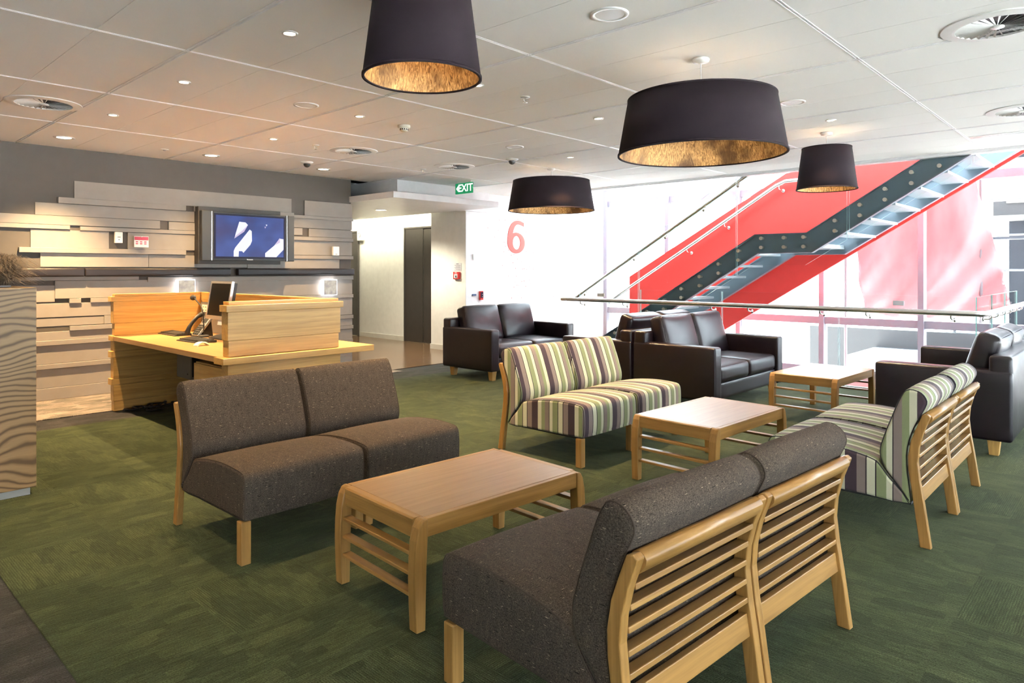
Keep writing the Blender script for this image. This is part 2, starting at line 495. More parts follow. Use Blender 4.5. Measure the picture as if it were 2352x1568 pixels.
def catmull(pts, sub=4, closed=True):
    out = []; L = len(pts)
    for i in range(L if closed else L - 1):
        p0 = pts[(i - 1) % L] if closed or i > 0 else pts[i]
        p1 = pts[i]; p2 = pts[(i + 1) % L]
        p3 = pts[(i + 2) % L] if closed or i + 2 < L else p2
        for k in range(sub):
            t = k / sub
            out.append(tuple(.5 * ((2 * b) + (-a + c) * t + (2 * a - 5 * b + 4 * c - d) * t * t + (-a + 3 * b - 3 * c + d) * t ** 3) for a, b, c, d in zip(p0, p1, p2, p3)))
    if not closed: out.append(tuple(pts[-1]))
    return out
def inset(poly, d):
    L = len(poly); out = []
    area = sum(poly[i][0] * poly[(i + 1) % L][1] - poly[(i + 1) % L][0] * poly[i][1] for i in range(L))
    sg = 1 if area > 0 else -1
    for i in range(L):
        a, b, c = Vector(poly[i - 1]), Vector(poly[i]), Vector(poly[(i + 1) % L])
        n1 = (b - a); n2 = (c - b)
        n1 = Vector((-n1.y, n1.x)).normalized(); n2 = Vector((-n2.y, n2.x)).normalized()
        nn = n1 + n2
        nn = nn.normalized() if nn.length > 1e-6 else n1
        out.append(tuple(b + nn * d * sg))
    return out
def upholstered(name, poly, hw, r, mats, parent, puff=0.0):
    """a cushion: closed (y,z) outline drawn across +-hw in x with rounded rims; UV.x runs across it, along y on the two side faces"""
    xs = []
    for k in range(4):
        a = k / 3 * PI / 2
        xs.append((-hw + r * (1 - math.sin(a)), r * (1 - math.cos(a)) if False else r * (1 - math.sin(a))))
    ring = [(-hw + r * (1 - math.cos(a)), r * (1 - math.sin(a))) for a in (0, PI / 6, PI / 3, PI / 2)]
    ring += [(x, -puff * (1 - (x / (hw - r)) ** 2)) for x in [(-.6) * (hw - r), -.2 * (hw - r), .2 * (hw - r), .6 * (hw - r)]]
    ring += [(-x, d) for x, d in reversed(ring[:4])]
    L = len(poly); V = []; F = []
    for x, d in ring:
        q = inset(poly, d) if abs(d) > 1e-7 else poly
        V += [(x, a, b) for a, b in q]
    for i in range(len(ring) - 1):
        for k in range(L):
            k2 = (k + 1) % L
            F.append((i * L + k, i * L + k2, (i + 1) * L + k2, (i + 1) * L + k))
    nc = len(F)
    F.append(tuple(range(L))[::-1]); F.append(tuple((len(ring) - 1) * L + k for k in range(L)))
    me = bpy.data.meshes.new(name); me.from_pydata(V, [], F)
    bm = bmesh.new(); bm.from_mesh(me); bmesh.ops.recalc_face_normals(bm, faces=bm.faces); bm.to_mesh(me); bm.free()
    arc = [0.0]
    for k in range(L): arc.append(arc[-1] + (Vector(poly[(k + 1) % L]) - Vector(poly[k])).length)
    uv = me.uv_layers.new(name='UVMap')
    for pl in me.polygons:
        pl.use_smooth = len(pl.vertices) == 4
        rim = all(abs(me.vertices[i].co.x) > hw - r - 1e-6 for i in pl.vertices)
        ks = [i % L for i in pl.vertices]; wrap = (0 in ks) and (L - 1 in ks)
        for li in pl.loop_indices:
            vi = me.loops[li].vertex_index; c = me.vertices[vi].co
            k = vi % L
            uv.data[li].uv = (c.y, c.z) if rim else (c.x, arc[L] if (wrap and k == 0) else arc[k])
    me.materials.append(MATS[mats])
    return link(name, me, parent)
def soft_box(mb, c, size, r, puff=(0, 0, 0), rot=None, n_=7, mi=0):
    """rounded, slightly pillowed box"""
    h = [q / 2 for q in size]; C = Vector(c); M = rot or Matrix.Identity(3)
    def ticks(hh):
        e = r
        t = [-hh, -hh + e * .15, -hh + e * .5, -hh + e]
        inner = [(-hh + e) + (2 * hh - 2 * e) * k / n_ for k in range(1, n_)]
        return t + inner + [-q for q in reversed(t)]
    T = [ticks(q) for q in h]
    for ax in range(3):
        u, w = (ax + 1) % 3, (ax + 2) % 3
        for sg in (-1, 1):
            vs = []; A, B = T[u], T[w]
            for b in B:
                for a in A:
                    p = [0, 0, 0]; p[ax] = sg * h[ax]; p[u] = a; p[w] = b
                    core = [max(-h[i] + r, min(h[i] - r, p[i])) for i in range(3)]
                    d = Vector([p[i] - core[i] for i in range(3)])
                    if d.length > 1e-9: d = d.normalized() * r
                    q = Vector(core) + d
                    f = [1 - min(1, abs(q[i]) / h[i]) ** 2 for i in range(3)]
                    q[ax] += sg * puff[ax] * f[u] * f[w]
                    vs.append(C + M @ q)
            nA, nB = len(A), len(B); fs = []
            for j in range(nB - 1):
                for i in range(nA - 1):
                    qd = (j * nA + i, j * nA + i + 1, (j + 1) * nA + i + 1, (j + 1) * nA + i)
                    fs.append(qd if sg > 0 else qd[::-1])
            mb.add(vs, fs, mi, True)
    return mb
def weld(me, d=1e-5):
    bm = bmesh.new(); bm.from_mesh(me); bmesh.ops.remove_doubles(bm, verts=bm.verts, dist=d); bmesh.ops.recalc_face_normals(bm, faces=bm.faces); bm.to_mesh(me); bm.free()
    return me

# ------------------------------------------------------------------ the room
H = 2.735           # ceiling
MX, MY = 1.4775, 1.47
X_EDGE = 8.83       # floor edge at the void
Y_TV = 8.66         # face of the feature wall

fl = struct(MB().box(-3, X_EDGE, -4, 14, -.42, -.008).box(X_EDGE, 12, 7.0, 14, -.42, -.008).box(X_EDGE, 12, -4, 1.2, -.42, -.008).build('floor', 'carpet_charcoal'), 'carpeted floor of the lounge with green tiles and charcoal border')
# green carpet tiles, laid turn about
tile_me = MB().box(-.2498, .2498, -.2498, .2498, -.009, 0).mesh('carpet_tile', 'carpet_green')
x0, nx = .70, 16
for i in range(nx):
    for j in range(15):
        cy = .02 - .25 + .5 * j
        cx = x0 + .25 + .508 * i
        if cy > 7.3 and cx > 4.2: continue
        o = link('carpet_tile', tile_me, fl, (cx, cy + .05, 0), (0, 0, random.choice((0, PI / 2, PI, PI * 1.5))))
        o.scale = (1.016 if o.rotation_euler.z % PI < .1 else 1.0, 1.016 if o.rotation_euler.z % PI > .1 else 1.0, 1)
MB().box(-3, 5.9, 7.57, Y_TV + .1, -.008, 0).build('carpet_border', 'carpet_taupe', fl)
MB().box(5.6, 12, 7.78, 14, -.008, .0).build('timber_floor', 'timber_floor', fl)

# ceiling: tiles in a channel grid
ce = struct(MB().box(-3, 9.09, -4, Y_TV + .4, H + .02, H + .6).build('ceiling', 'ceiling_void'), 'pale tiled ceiling with recessed channel grid')
gx = [1.70 + MX * k for k in range(-1, 6)]; gy = [1.343 + 1.4695 * k for k in range(-1, 6)]
ct_me = {}
for a in range(len(gx) - 1):
    for b in range(len(gy) - 1):
        w3 = (MX - .03) / 3
        for t in range(3):
            cx = gx[a] + .015 + w3 * (t + .5); cy = (gy[b] + gy[b + 1]) / 2
            if 'm' not in ct_me:
                ct_me['m'] = MB().box(-w3 / 2 + .002, w3 / 2 - .002, -.7235, .7235, 0, .022).mesh('ceiling_tile', 'ceiling_tile')
            link('ceiling_tile', ct_me['m'], ce, (cx, cy, H))
for x in gx[:-1]:
    for s in (-1, 1): MB().box(x + s * .012 - .0035, x + s * .012 + .0035, gy[0], gy[-1], H - .004, H + .02).build('channel_strip', 'channel_white', ce)
for x in gx[:-1]: MB().box(x - .0088, x + .0088, gy[0], gy[-1], H + .004, H + .018).build('channel_base', 'channel_white', ce)
for y in gy[:-1]:
    MB().box(gx[0], gx[-1], y - .0062, y + .0062, H + .004, H + .018).build('channel_base', 'channel_white', ce)
    for s in (-1, 1): MB().box(gx[0], gx[-1], y + s * .009 - .003, y + s * .009 + .003, H - .003, H + .02).build('channel_strip', 'channel_white', ce)
MB().box(-3, gx[0], -4, Y_TV + .1, H, H + .02).box(gx[0], 9.09, -4, gy[0], H, H + .02).build('ceiling_field', 'ceiling_tile', ce)
struct(MB().box(9.085, 9.20, -4, 8.47, H - .035, 3.45).box(9.05, 9.11, -4, 8.47, H - .012, H + .02).build('trim_1', 'trim_white', bevel=.004), 'white edge of the ceiling slab at the stair void')
struct(MB().box(8.80, 8.86, 1.2, 7.0, -.45, .0).build('trim_2', 'trim_white'), 'pale edge of the floor slab at the stair void')

# feature wall with painted planks
wl = struct(MB().box(-3, 5.80, Y_TV + .01, 8.9, 0, H + .02).box(5.62, 5.80, 8.9, 14, 0, H + .02).build('wall_left', 'wall_grey'), 'dark taupe feature wall clad in staggered planks')
T0, T1, T2 = .014, .023, .038   # plank thicknesses
XR = 5.812
planks = [  # x0 x1 z0 z1 thickness
    (2.225, 4.835, 2.19, 2.385, T0), (5.03, XR, 2.165, 2.378, T1),
    (2.071, 3.412, 2.125, 2.193, T2), (3.508, 4.86, 2.125, 2.190, T2), (4.86, XR + .01, 2.120, 2.165, T2),
    (1.863, XR, 1.99, 2.125, T0),
    (1.0, 3.116, 1.89, 1.99, T1), (3.214, 4.996, 1.885, 1.985, T1), (5.094, XR, 1.87, 1.985, T1),
    (1.0, 2.182, 1.842, 1.89, T1 + .008), (2.28, 3.55, 1.838, 1.885, T1 + .006), (4.6, XR + .01, 1.815, 1.868, T2),
    (1.823, 2.57, 1.64, 1.838, T0), (2.764, 4.0, 1.64, 1.838, T0 + .004), (4.0, XR, 1.61, 1.815, T0),
    (1.719, 3.412, 1.585, 1.643, T2), (3.545, 4.3, 1.580, 1.625, T1), (4.3, XR + .01, 1.556, 1.607, T2),
    (1.91, 2.99, 1.432, 1.585, T0), (2.993, 4.2, 1.432, 1.582, T0), (4.2, 5.592, 1.42, 1.556, T1),
    (1.0, 2.876, 1.285, 1.335, T2), (2.974, XR + .01, 1.258, 1.318, T2),
    (2.042, 3.9, 1.088, 1.285, T1), (3.9, XR, 1.045, 1.262, T1),
    (.9, 2.042, 1.055, 1.235, T0), 
    (2.176, 2.287, 1.036, 1.088, T1 + .012), (2.382, 3.9, 1.036, 1.088, T1 + .01), (3.9, XR + .01, .992, 1.045, T2),
    (.9, 3.3, .888, 1.04, T0), (3.3, XR, .742, .992, T1),
    (.9, 2.52, .79, .882, T0 - .006), (2.52, 3.3, .79, .888, T1),
    (2.179, 3.3, .735, .786, T1 + .014), (3.3, XR + .01, .685, .738, T2),
    (.9, 3.3, .64, .735, T0), (3.3, XR, .585, .685, T1),
    (.9, 3.3, .588, .642, T2), (3.3, XR + .01, .532, .585, T2),
    (.9, 3.3, .388, .588, T0), (3.3, XR, .33, .532, T1),
    (.9, XR, .336, .388, T2),
    (.9, 4.6, .13, .336, T0), (4.6, XR, .13, .336, T1), (.9, XR, 0, .13, T0 + .01)]
for (a, b, c, d, t) in planks:
    MB().box(a, b, Y_TV + .012 - t, Y_TV + .012, c + .0015, d - .0015).build('plank', 'plank_paint', wl, bevel=.002, seg=1)
for (a, b) in ((1.0, 2.31), (2.315, 3.955), (4.049, XR)):
    o = MB(); soft_box(o, ((a + b) / 2, Y_TV - .03, 1.374), (b - a, .08, .092), .012, (0, .006, .004))
    weld(o.build('padded_band', 'band_leather', wl).data)

# other walls: lift lobby, the white wall with the number, and behind the camera
wf = struct(MB().box(8.44, 8.75, 8.6, 14, 0, H + .3).build('wall_far', 'wall_paint'), 'cream wall of the lift lobby')
MB().box(8.425, 8.44, 8.6, 9.85, 0, .09).box(8.425, 8.44, 10.76, 12.25, 0, .09).build('baseboard', 'skirting', wf)
wp = struct(MB().box(7.95, 8.44, 8.475, 9.377, 0, 2.46).build('trim_3', 'wall_paint', bevel=.004), 'cream pier beside the lift')
MB().box(7.938, 7.95, 8.475, 9.377, 0, .09).box(7.938, 8.44, 9.377, 9.389, 0, .09).build('baseboard', 'skirting', wp)
struct(MB().box(7.955, 12.0, 8.47, 8.6, -3.6, 7.0).build('wall_right', 'wall_white'), 'bright white wall carrying the red number')
struct(MB().box(5.62, 8.75, 14, 14.2, 0, 3.2).build('wall_end', 'wall_paint'), 'end wall of the lift lobby')
struct(MB().box(-3.2, -3, -4, 14, 0, 3.3).build('wall_back', 'wall_paint'), 'wall behind the camera')
struct(MB().box(-3, 12, -4.2, -4, -3.6, .05).box(-3, 12, -4.2, -4, 1.55, 3.3).build('wall_near', 'wall_paint'), 'wall to the right of the camera')
w2 = struct_empty('window_2', 'long window to the right of the camera')
for k in range(11):
    MB().box(-3 + 1.5 * k - .04, -3 + 1.5 * k + .04, -4.15, -3.97, .05, 1.55).build('mullion', 'frame_alu', w2)
    if k < 10: MB().box(-3 + 1.5 * k + .04, -3 + 1.5 * k + 1.46, -4.08, -4.07, .05, 1.55).build('pane', 'glass_window', w2)
# lowered soffit of the lobby
so = struct(MB().box(5.77, 7.85, 7.6, 14, 2.40, 2.488).build('ceiling_lobby', 'trim_white', bevel=.004), 'white lowered soffit of the lift lobby')
MB().box(6.22, 7.85, 8.1, 14, 2.488, H + .02).build('bulkhead', 'trim_white', so)
MB().box(5.62, 8.75, 8.6, 14, H + .02, H + .3).box(7.85, 8.44, 8.4, 8.6, 2.4, H + .2).build('soffit_top', 'trim_white', so)

# lifts
def lift(name, y0, y1, label):
    d = struct_empty(name, label)
    MB().box(8.40, 8.46, y1, y1 + .035, 0, 2.23).box(8.40, 8.46, y0 - .035, y0, 0, 2.23).box(8.40, 8.46, y0 - .035, y1 + .035, 2.20, 2.235).build('door_frame', 'lift_steel', d, bevel=.003)
    ym = (y0 + y1) / 2
    MB().box(8.425, 8.436, y0, ym - .003, 0.01, 2.2).build('door_leaf', 'lift_steel', d)
    MB().box(8.415, 8.426, ym + .003, y1, 0.01, 2.2).build('door_leaf', 'lift_steel', d)
    MB().box(8.41, 8.44, y0, y1, 0, .012).build('sill', 'steel', d)
lift('door_1', 9.62, 10.70, 'dark steel lift door beside the cream pier')
lift('door_2', 12.33, 13.4, 'dark steel lift door at the far end of the lobby')

# window wall beyond the void
wn = struct_empty('window_1', 'tall curtain wall of glass panes beyond the red staircase')
WX = 12.0
mull = [8.40 - 1.4625 * k for k in range(0, 9)]
for y in mull:
    MB().box(WX - .09, WX + .10, y - .04, y + .04, -3.6, 7.0).build('mullion', 'frame_alu', wn)
zs = [-3.6, -.28, .56, 2.79, 4.9, 7.0]
for z in zs[1:]:
    for k in range(8):
        MB().box(WX - .05, WX + .05, mull[k + 1] + .04, mull[k] - .04, z - .06, z + .06).build('transom', 'frame_alu', wn)
for k in range(8):
    for a in range(5):
        if a == 0:
            MB().box(WX, WX + .03, mull[k + 1] + .04, mull[k] - .04, zs[0], zs[1] - .06).build('spandrel_panel', 'spandrel', wn); continue
        MB().box(WX - .006, WX + .006, mull[k + 1] + .04, mull[k] - .04, zs[a] + .06, zs[a + 1] - .06).build('pane', 'glass_window', wn)
struct(MB().box(8.6, 12.2, -4.2, 8.6, 7.0, 7.2).build('ceiling_sky_blocker', 'wall_white'), 'unseen roof added over the stair void to cut sky light')  # out of view, added to trim the light falling in from above
struct(MB().box(7.5, 12.2, -4, 8.6, -3.7, -3.6).build('floor_lower', 'concrete_pale'), 'floor of the level below the void')
struct(MB().box(8.70, 8.80, -4, 7.0, -3.6, -.42).build('wall_void', 'wall_white'), 'wall under the floor slab of the void')

# ------------------------------------------------------------------ staircase in the void
stc = thing('staircase', 'red and slate steel staircase with glass sides climbing through the void', 'staircase', (9.2, 6.9, 0))
def SL(y, z): return (y - 6.9, z)
G = .617
def edge(off):
    """polyline (Y,z) along the flights, offset vertically from the top edge of the stringer"""
    return [(6.98, 1.885 - (6.98 - 3.968) * G + off), (3.968 - .0, 1.885 + off), (3.273, 1.885 + off), (.60, 1.885 + (3.273 - .60) * G + off)]
top = edge(0); bot = edge(-.30); bot[1] = (3.92, 1.632); bot[2] = (3.205, 1.632)
bot[0] = (6.98, 1.632 - (6.98 - 3.92) * G); bot[3] = (.60, 1.632 + (3.205 - .60) * G)
poly = [SL(*p) for p in top] + [SL(*p) for p in reversed(bot)]
def stringer(x, mat):
    o = MB().prism(poly, x - .012, x + .012, 'x').build('stringer', mat, stc)
    for ed_, w in ((top, .035), (bot, .045)):
        m = MB()
        for a, b in zip(ed_[:-1], ed_[1:]):
            A, B = Vector((0, *SL(*a))), Vector((0, *SL(*b))); d = (B - A); L = d.length; d.normalize()
            nrm = Vector((0, -d.z, d.y))
            m.obox((A + B) / 2 + Vector((x, 0, 0)), (1, 0, 0), d, nrm, w, L / 2, .007)
        m.build('flange', 'frame_alu' if ed_ is bot else mat, o)
    return o
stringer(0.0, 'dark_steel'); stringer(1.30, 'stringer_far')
# treads: folded pale glass steps
def tread(yn, zb):
    MB().box(.03, 1.27, yn - 6.9 - .02, yn - 6.9 + .285, zb, zb + .035).build('tread', 'tread_white', stc, bevel=.006)
for k in range(6): tread(2.808 - .273 * k, 1.85 + .169 * k)
for k in range(1, 12): tread(3.92 + .273 * k - .05, 1.78 - .169 * k)
MB().box(.02, 1.28, 3.21 - 6.9, 3.96 - 6.9, 1.70, 1.755).build('landing', 'tread_white', stc)
# red balustrade wall behind the flight
RX = 1.42
rp = [(6.95, 1.28), (4.10, 2.895), (3.20, 2.98), (.6, 4.58), (.6, 3.20), (6.95, -.715)]
MB().prism([SL(*p) for p in rp], RX, RX + .05, 'x').build('balustrade_wall', 'red_panel', stc)
# hand rails
def rail(path, r, name='handrail', mat='steel'):
    return MB().tube(path, r, 12).build(name, mat, stc)
r1 = rail([(.0, 7.11 - 6.9, .92), (.0, 5.5 - 6.9, .92 + (7.11 - 5.5) * .594), (.0, 4.078 - 6.9, 2.721), (.0, 3.7 - 6.9, 2.80)], .030)
r2 = rail([(1.30, 7.32 - 6.9, .80), (1.30, 7.24 - 6.9, .865), (1.30, 5.5 - 6.9, 1.905), (1.30, 4.20 - 6.9, 2.70), (1.30, 4.06 - 6.9, 2.755), (1.30, 3.2 - 6.9, 2.765)], .030)
for yy in (6.86, 5.9, 5.35, 4.72, 4.2):
    zc = .92 + (7.11 - yy) * .594
    MB().tube([(0, yy - 6.9, zc - .02), (0, yy - 6.9, zc - .06), (-.04, yy - 6.9 - .01, zc - .075), (-.075, yy - 6.9 - .01, zc - .075)], .008, 8).lathe([(.001, -.006), (.026, -.006), (.026, .004), (.001, .006)], 14, (0, 0, 0)).build('bracket', 'steel', r1) if False else \
    MB().tube([(0, yy - 6.9, zc - .02), (0, yy - 6.9, zc - .06), (-.04, yy - 6.9 - .01, zc - .075), (-.072, yy - 6.9 - .01, zc - .075)], .008, 8).sphere((-.075, yy - 6.9 - .01, zc - .075), .024, 12, 8, (.4, 1, 1)).build('bracket', 'steel', r1)
for yy in (5.72, 5.05, 4.16):
    zc = .865 + (7.24 - yy) * .5995
    MB().tube([(1.30, yy - 6.9, zc - .02), (1.30, yy - 6.9, zc - .06), (1.36, yy - 6.9 - .02, zc - .085), (1.42, yy - 6.9 - .02, zc - .085)], .008, 8).sphere((1.415, yy - 6.9 - .02, zc - .085), .028, 12, 8, (.4, 1, 1)).build('bracket', 'steel', r2)
# glass side bolted to the near stringer
def gpane(name, pts, x0, t, parent, axis='x'):
    L = len(pts); m = MB()
    mk = (lambda p, a: (a, p[0], p[1])) if axis == 'x' else (lambda p, a: (p[0], a, p[1]))
    m.add([mk(p, x0) for p in pts] + [mk(p, x0 + t) for p in pts], [list(range(L)), list(range(2 * L - 1, L - 1, -1))], 0)
    o = len(m.v) - 2 * L
    for i in range(L):
        j = (i + 1) % L
        m.f.append([o + i, o + j, o + L + j, o + L + i]); m.mi.append(1); m.sm.append(False)
    return m.build(name, ['glass_clear', 'glass_edge'], parent, recalc=False)
def top_at(y):
    if y > 3.968: return 1.885 - (y - 3.968) * G
    if y > 3.273: return 1.885
    return 1.885 + (3.273 - y) * G
def glass_run(ys):
    up = [(y, top_at(y) + 1.02) for y in ys]; dn = [(y, top_at(y) - .42) for y in ys]
    return [SL(*p) for p in up] + [SL(*p) for p in reversed(dn)]
GX = -.075
for ys in ((6.95, 5.815), (5.79, 4.22), (4.20, 3.968, 3.273, 2.765), (2.735, 1.45), (1.43, .70)):
    g = gpane('glass_panel', glass_run(ys), GX, .012, stc)
    by = [4.182 + .2945 * k for k in range(10)] + [3.858, 3.551, 3.295, 2.906, 2.613, 2.331, 2.048, 1.762, 1.47, 1.18]
    for y in by:
        if not (ys[-1] < y < ys[0]): continue
        t = top_at(y); dz = (-.085, -.215) if (y > 3.97 or y < 3.2) else (-.054, -.178)
        for q in dz:
            m = MB(); cx, cy, cz = GX - .008, y - 6.9, t + q
            for rr, xa, xb in ((.024, -.012, .004), (.017, .004, .07)):
                m.prism([(cy + rr * math.cos(2 * PI * k / 14), cz + rr * math.sin(2 * PI * k / 14)) for k in range(14)], cx + xa, cx + xb, 'x', sm=True)
            m.build('standoff_bolt', 'bolt_steel', g)

# glass balustrade at the floor edge, with hand rail
gb = thing('glass_balustrade', 'clear glass balustrade with round steel handrail along the void', 'balustrade', (8.78, 4.0, 0))
gp = [6.95, 5.55, 4.26, 2.75, 1.35]
panels = []
for a, b in zip(gp[:-1], gp[1:]):
    panels.append(gpane('glass_panel', [(a - 4.0 - .008, -.1), (b - 4.0 + .008, -.1), (b - 4.0 + .008, 1.107), (a - 4.0 - .008, 1.107)], 0, .012, gb))
for a, b in ((.012, 1.0), (1.02, 2.0), (2.02, 3.1)):
    panels.append(gpane('glass_panel', [(a, -.1), (b, -.1), (b, 1.107), (a, 1.107)], 1.35 - 4.0, .012, gb, 'y'))
rz = .932; yc = 1.26 - 4.0
path = [(-.10, 6.98 - 4.0, rz), (-.10, 1.42 - 4.0, rz)] + [(-.10 + .09 * (1 - math.cos(t)), 1.33 - 4.0 + .09 - .09 * math.sin(t) - .07, rz) for t in (.3, .8, 1.2, PI / 2)] + [(3.1, yc, rz)]
path = [(-.10, 6.98 - 4.0, rz), (-.10, 1.36 - 4.0, rz), (-.085, 1.30 - 4.0, rz), (-.05, 1.268 - 4.0, rz), (0.0, yc, rz), (3.1, yc, rz)]
hr = MB().tube(path, .031, 16).build('handrail', 'steel', gb)
def bracket(x, y, dx, dy):
    m = MB().tube([(x, y, rz - .02), (x, y, rz - .055), (x + dx * .35, y + dy * .35, rz - .075), (x + dx, y + dy, rz - .075)], .009, 8)
    m.sphere((x + dx * .95, y + dy * .95, rz - .075), .030, 14, 8, (.45 if dx else 1, .45 if dy else 1, 1))
    m.build('bracket', 'steel', hr)
for y in (6.60, 5.80, 4.37, 3.85, 2.94, 2.42, 1.57): bracket(-.10, y - 4.0, .098, -.02)
for x in (.3, .75, 1.3, 1.75, 2.3, 2.75): bracket(x, yc, .02, .085)
tag(MB().box(8.765, 8.779, 2.045, 2.157, .993, 1.049).build('notice_plate', 'paper', bevel=.001), 'small pale notice plate fixed on the glass balustrade', 'sign')
tag(MB().box(8.765, 8.779, 6.20, 6.33, .985, 1.035).build('notice_plate', 'cream_plastic', bevel=.001), 'small cream plate on the glass balustrade near its left end', 'sign')

# ------------------------------------------------------------------ outside the window
struct(MB().box(-60, 80, -60, -4.3, -6.2, -6).box(12.2, 80, -4.3, 60, -6.2, -6).build('ground', 'terrace'), 'pale ground outside the building')
dr = MB(); NU, NV = 40, 30; vs = []; fs = []
for j in range(NV + 1):
    v = j / NV
    for i in range(NU + 1):
        u = i / NU
        y = (4.25 - .30 * v) * (1 - u) + (2.25 - .55 * v) * u
        zt = 3.35; zb = .50 + .28 * u + .05 * math.sin(5 * u) - .12 * math.sin(PI * u)
        z = zt + (zb - zt) * v
        fold = .09 * math.sin(9 * (u + .55 * v) + 2 * v) + .05 * math.sin(23 * (u + .8 * v * v)) + .10 * math.sin(6 * (v - .5 * u * u))
        vs.append((14.2 + fold, y, z))
for j in range(NV):
    for i in range(NU):
        a = j * (NU + 1) + i
        fs.append((a, a + 1, a + NU + 2, a + NU + 1))
dr.add(vs, fs, 0, True)
o = dr.build('hanging_cloth', 'red_cloth'); tag(o, 'large red cloth hanging in folds outside the window', 'cloth')
cloth_ = o
fr0 = thing('cloth_frame', 'pale steel frame outside from which the red cloth hangs', 'frame', (14.2, 3.2, -6))
MB().tube([(0, 1.2, 9.40), (0, -1.1, 9.40)], .05, 10).build('top_tube', 'site_frame', fr0)
for y in (1.16, -1.06): MB().tube([(.12, y, 0), (.12, y, 9.42)], .03, 8).build('post', 'site_frame', fr0)
so_ = cloth_.modifiers.new('thickness', 'SOLIDIFY'); so_.thickness = .006
# building under construction across the street
bd = thing('building', 'grey concrete building under construction across the street', 'building', (23, 5, -6))
for z in (5.35, 9.1, 12.6): MB().box(-.4, 8, -9, -1.9, z - .22, z + .22).build('floor_slab', 'concrete', bd)
for y in (-8.5, -5.6, -2.9):
    MB().box(.2, .65, y - .22, y + .22, 0, 12.6).build('column', 'site_frame', bd)
MB().box(2.5, 2.7, -9, -1.9, 0, 12.6).build('rear_wall', 'site_dark', bd)
MB().box(-.5, -.3, -9, -1.9, 4.4, 5.15).build('parapet', 'concrete', bd)
tag(MB().box(21, 21.3, 3.1, 7.4, -6, -.25).build('site_wall', 'concrete'), 'low grey concrete wall outside, below the red cloth', 'wall')
MB().box(-.45, -.3, -5.2, -2.2, 9.2, 10.4).build('awning', 'concrete_pale', bd)
# scaffold in front of its right side
sf = thing('scaffold', 'pale tube scaffold beside the red cloth outside', 'scaffold', (21.5, 2.6, -6))
for y in (-1.6, -.6, .4, 1.2): MB().tube([(0, y, 0), (0, y, 10.5)], .035, 8).build('standard_tube', 'site_frame', sf)
for z in (5.6, 6.5, 7.4, 8.3, 9.2): MB().tube([(0, -1.8, z), (0, 1.4, z)], .03, 8).build('ledger_tube', 'site_frame', sf)
for z in (6.4, 8.2): MB().box(.0, .6, -1.8, 1.4, z, z + .06).build('deck_board', 'site_dark', sf)
# low site hut with round vents
hu = thing('site_cabin', 'pale blue-grey site cabin with round vents below the handrail', 'cabin', (18.5, 4.0, -6))
MB().box(0, 2.5, -3.2, 1.6, 0, 5.25).build('cabin_wall', 'site_pale', hu)
for y in (-2.4, -1.4, -.3, .5):
    for z in (4.55, 4.95):
        MB().prism([(y + .10 * math.cos(2 * PI * k / 16), z + .10 * math.sin(2 * PI * k / 16)) for k in range(16)], -.06, .02, 'x').build('round_vent', 'concrete', hu)

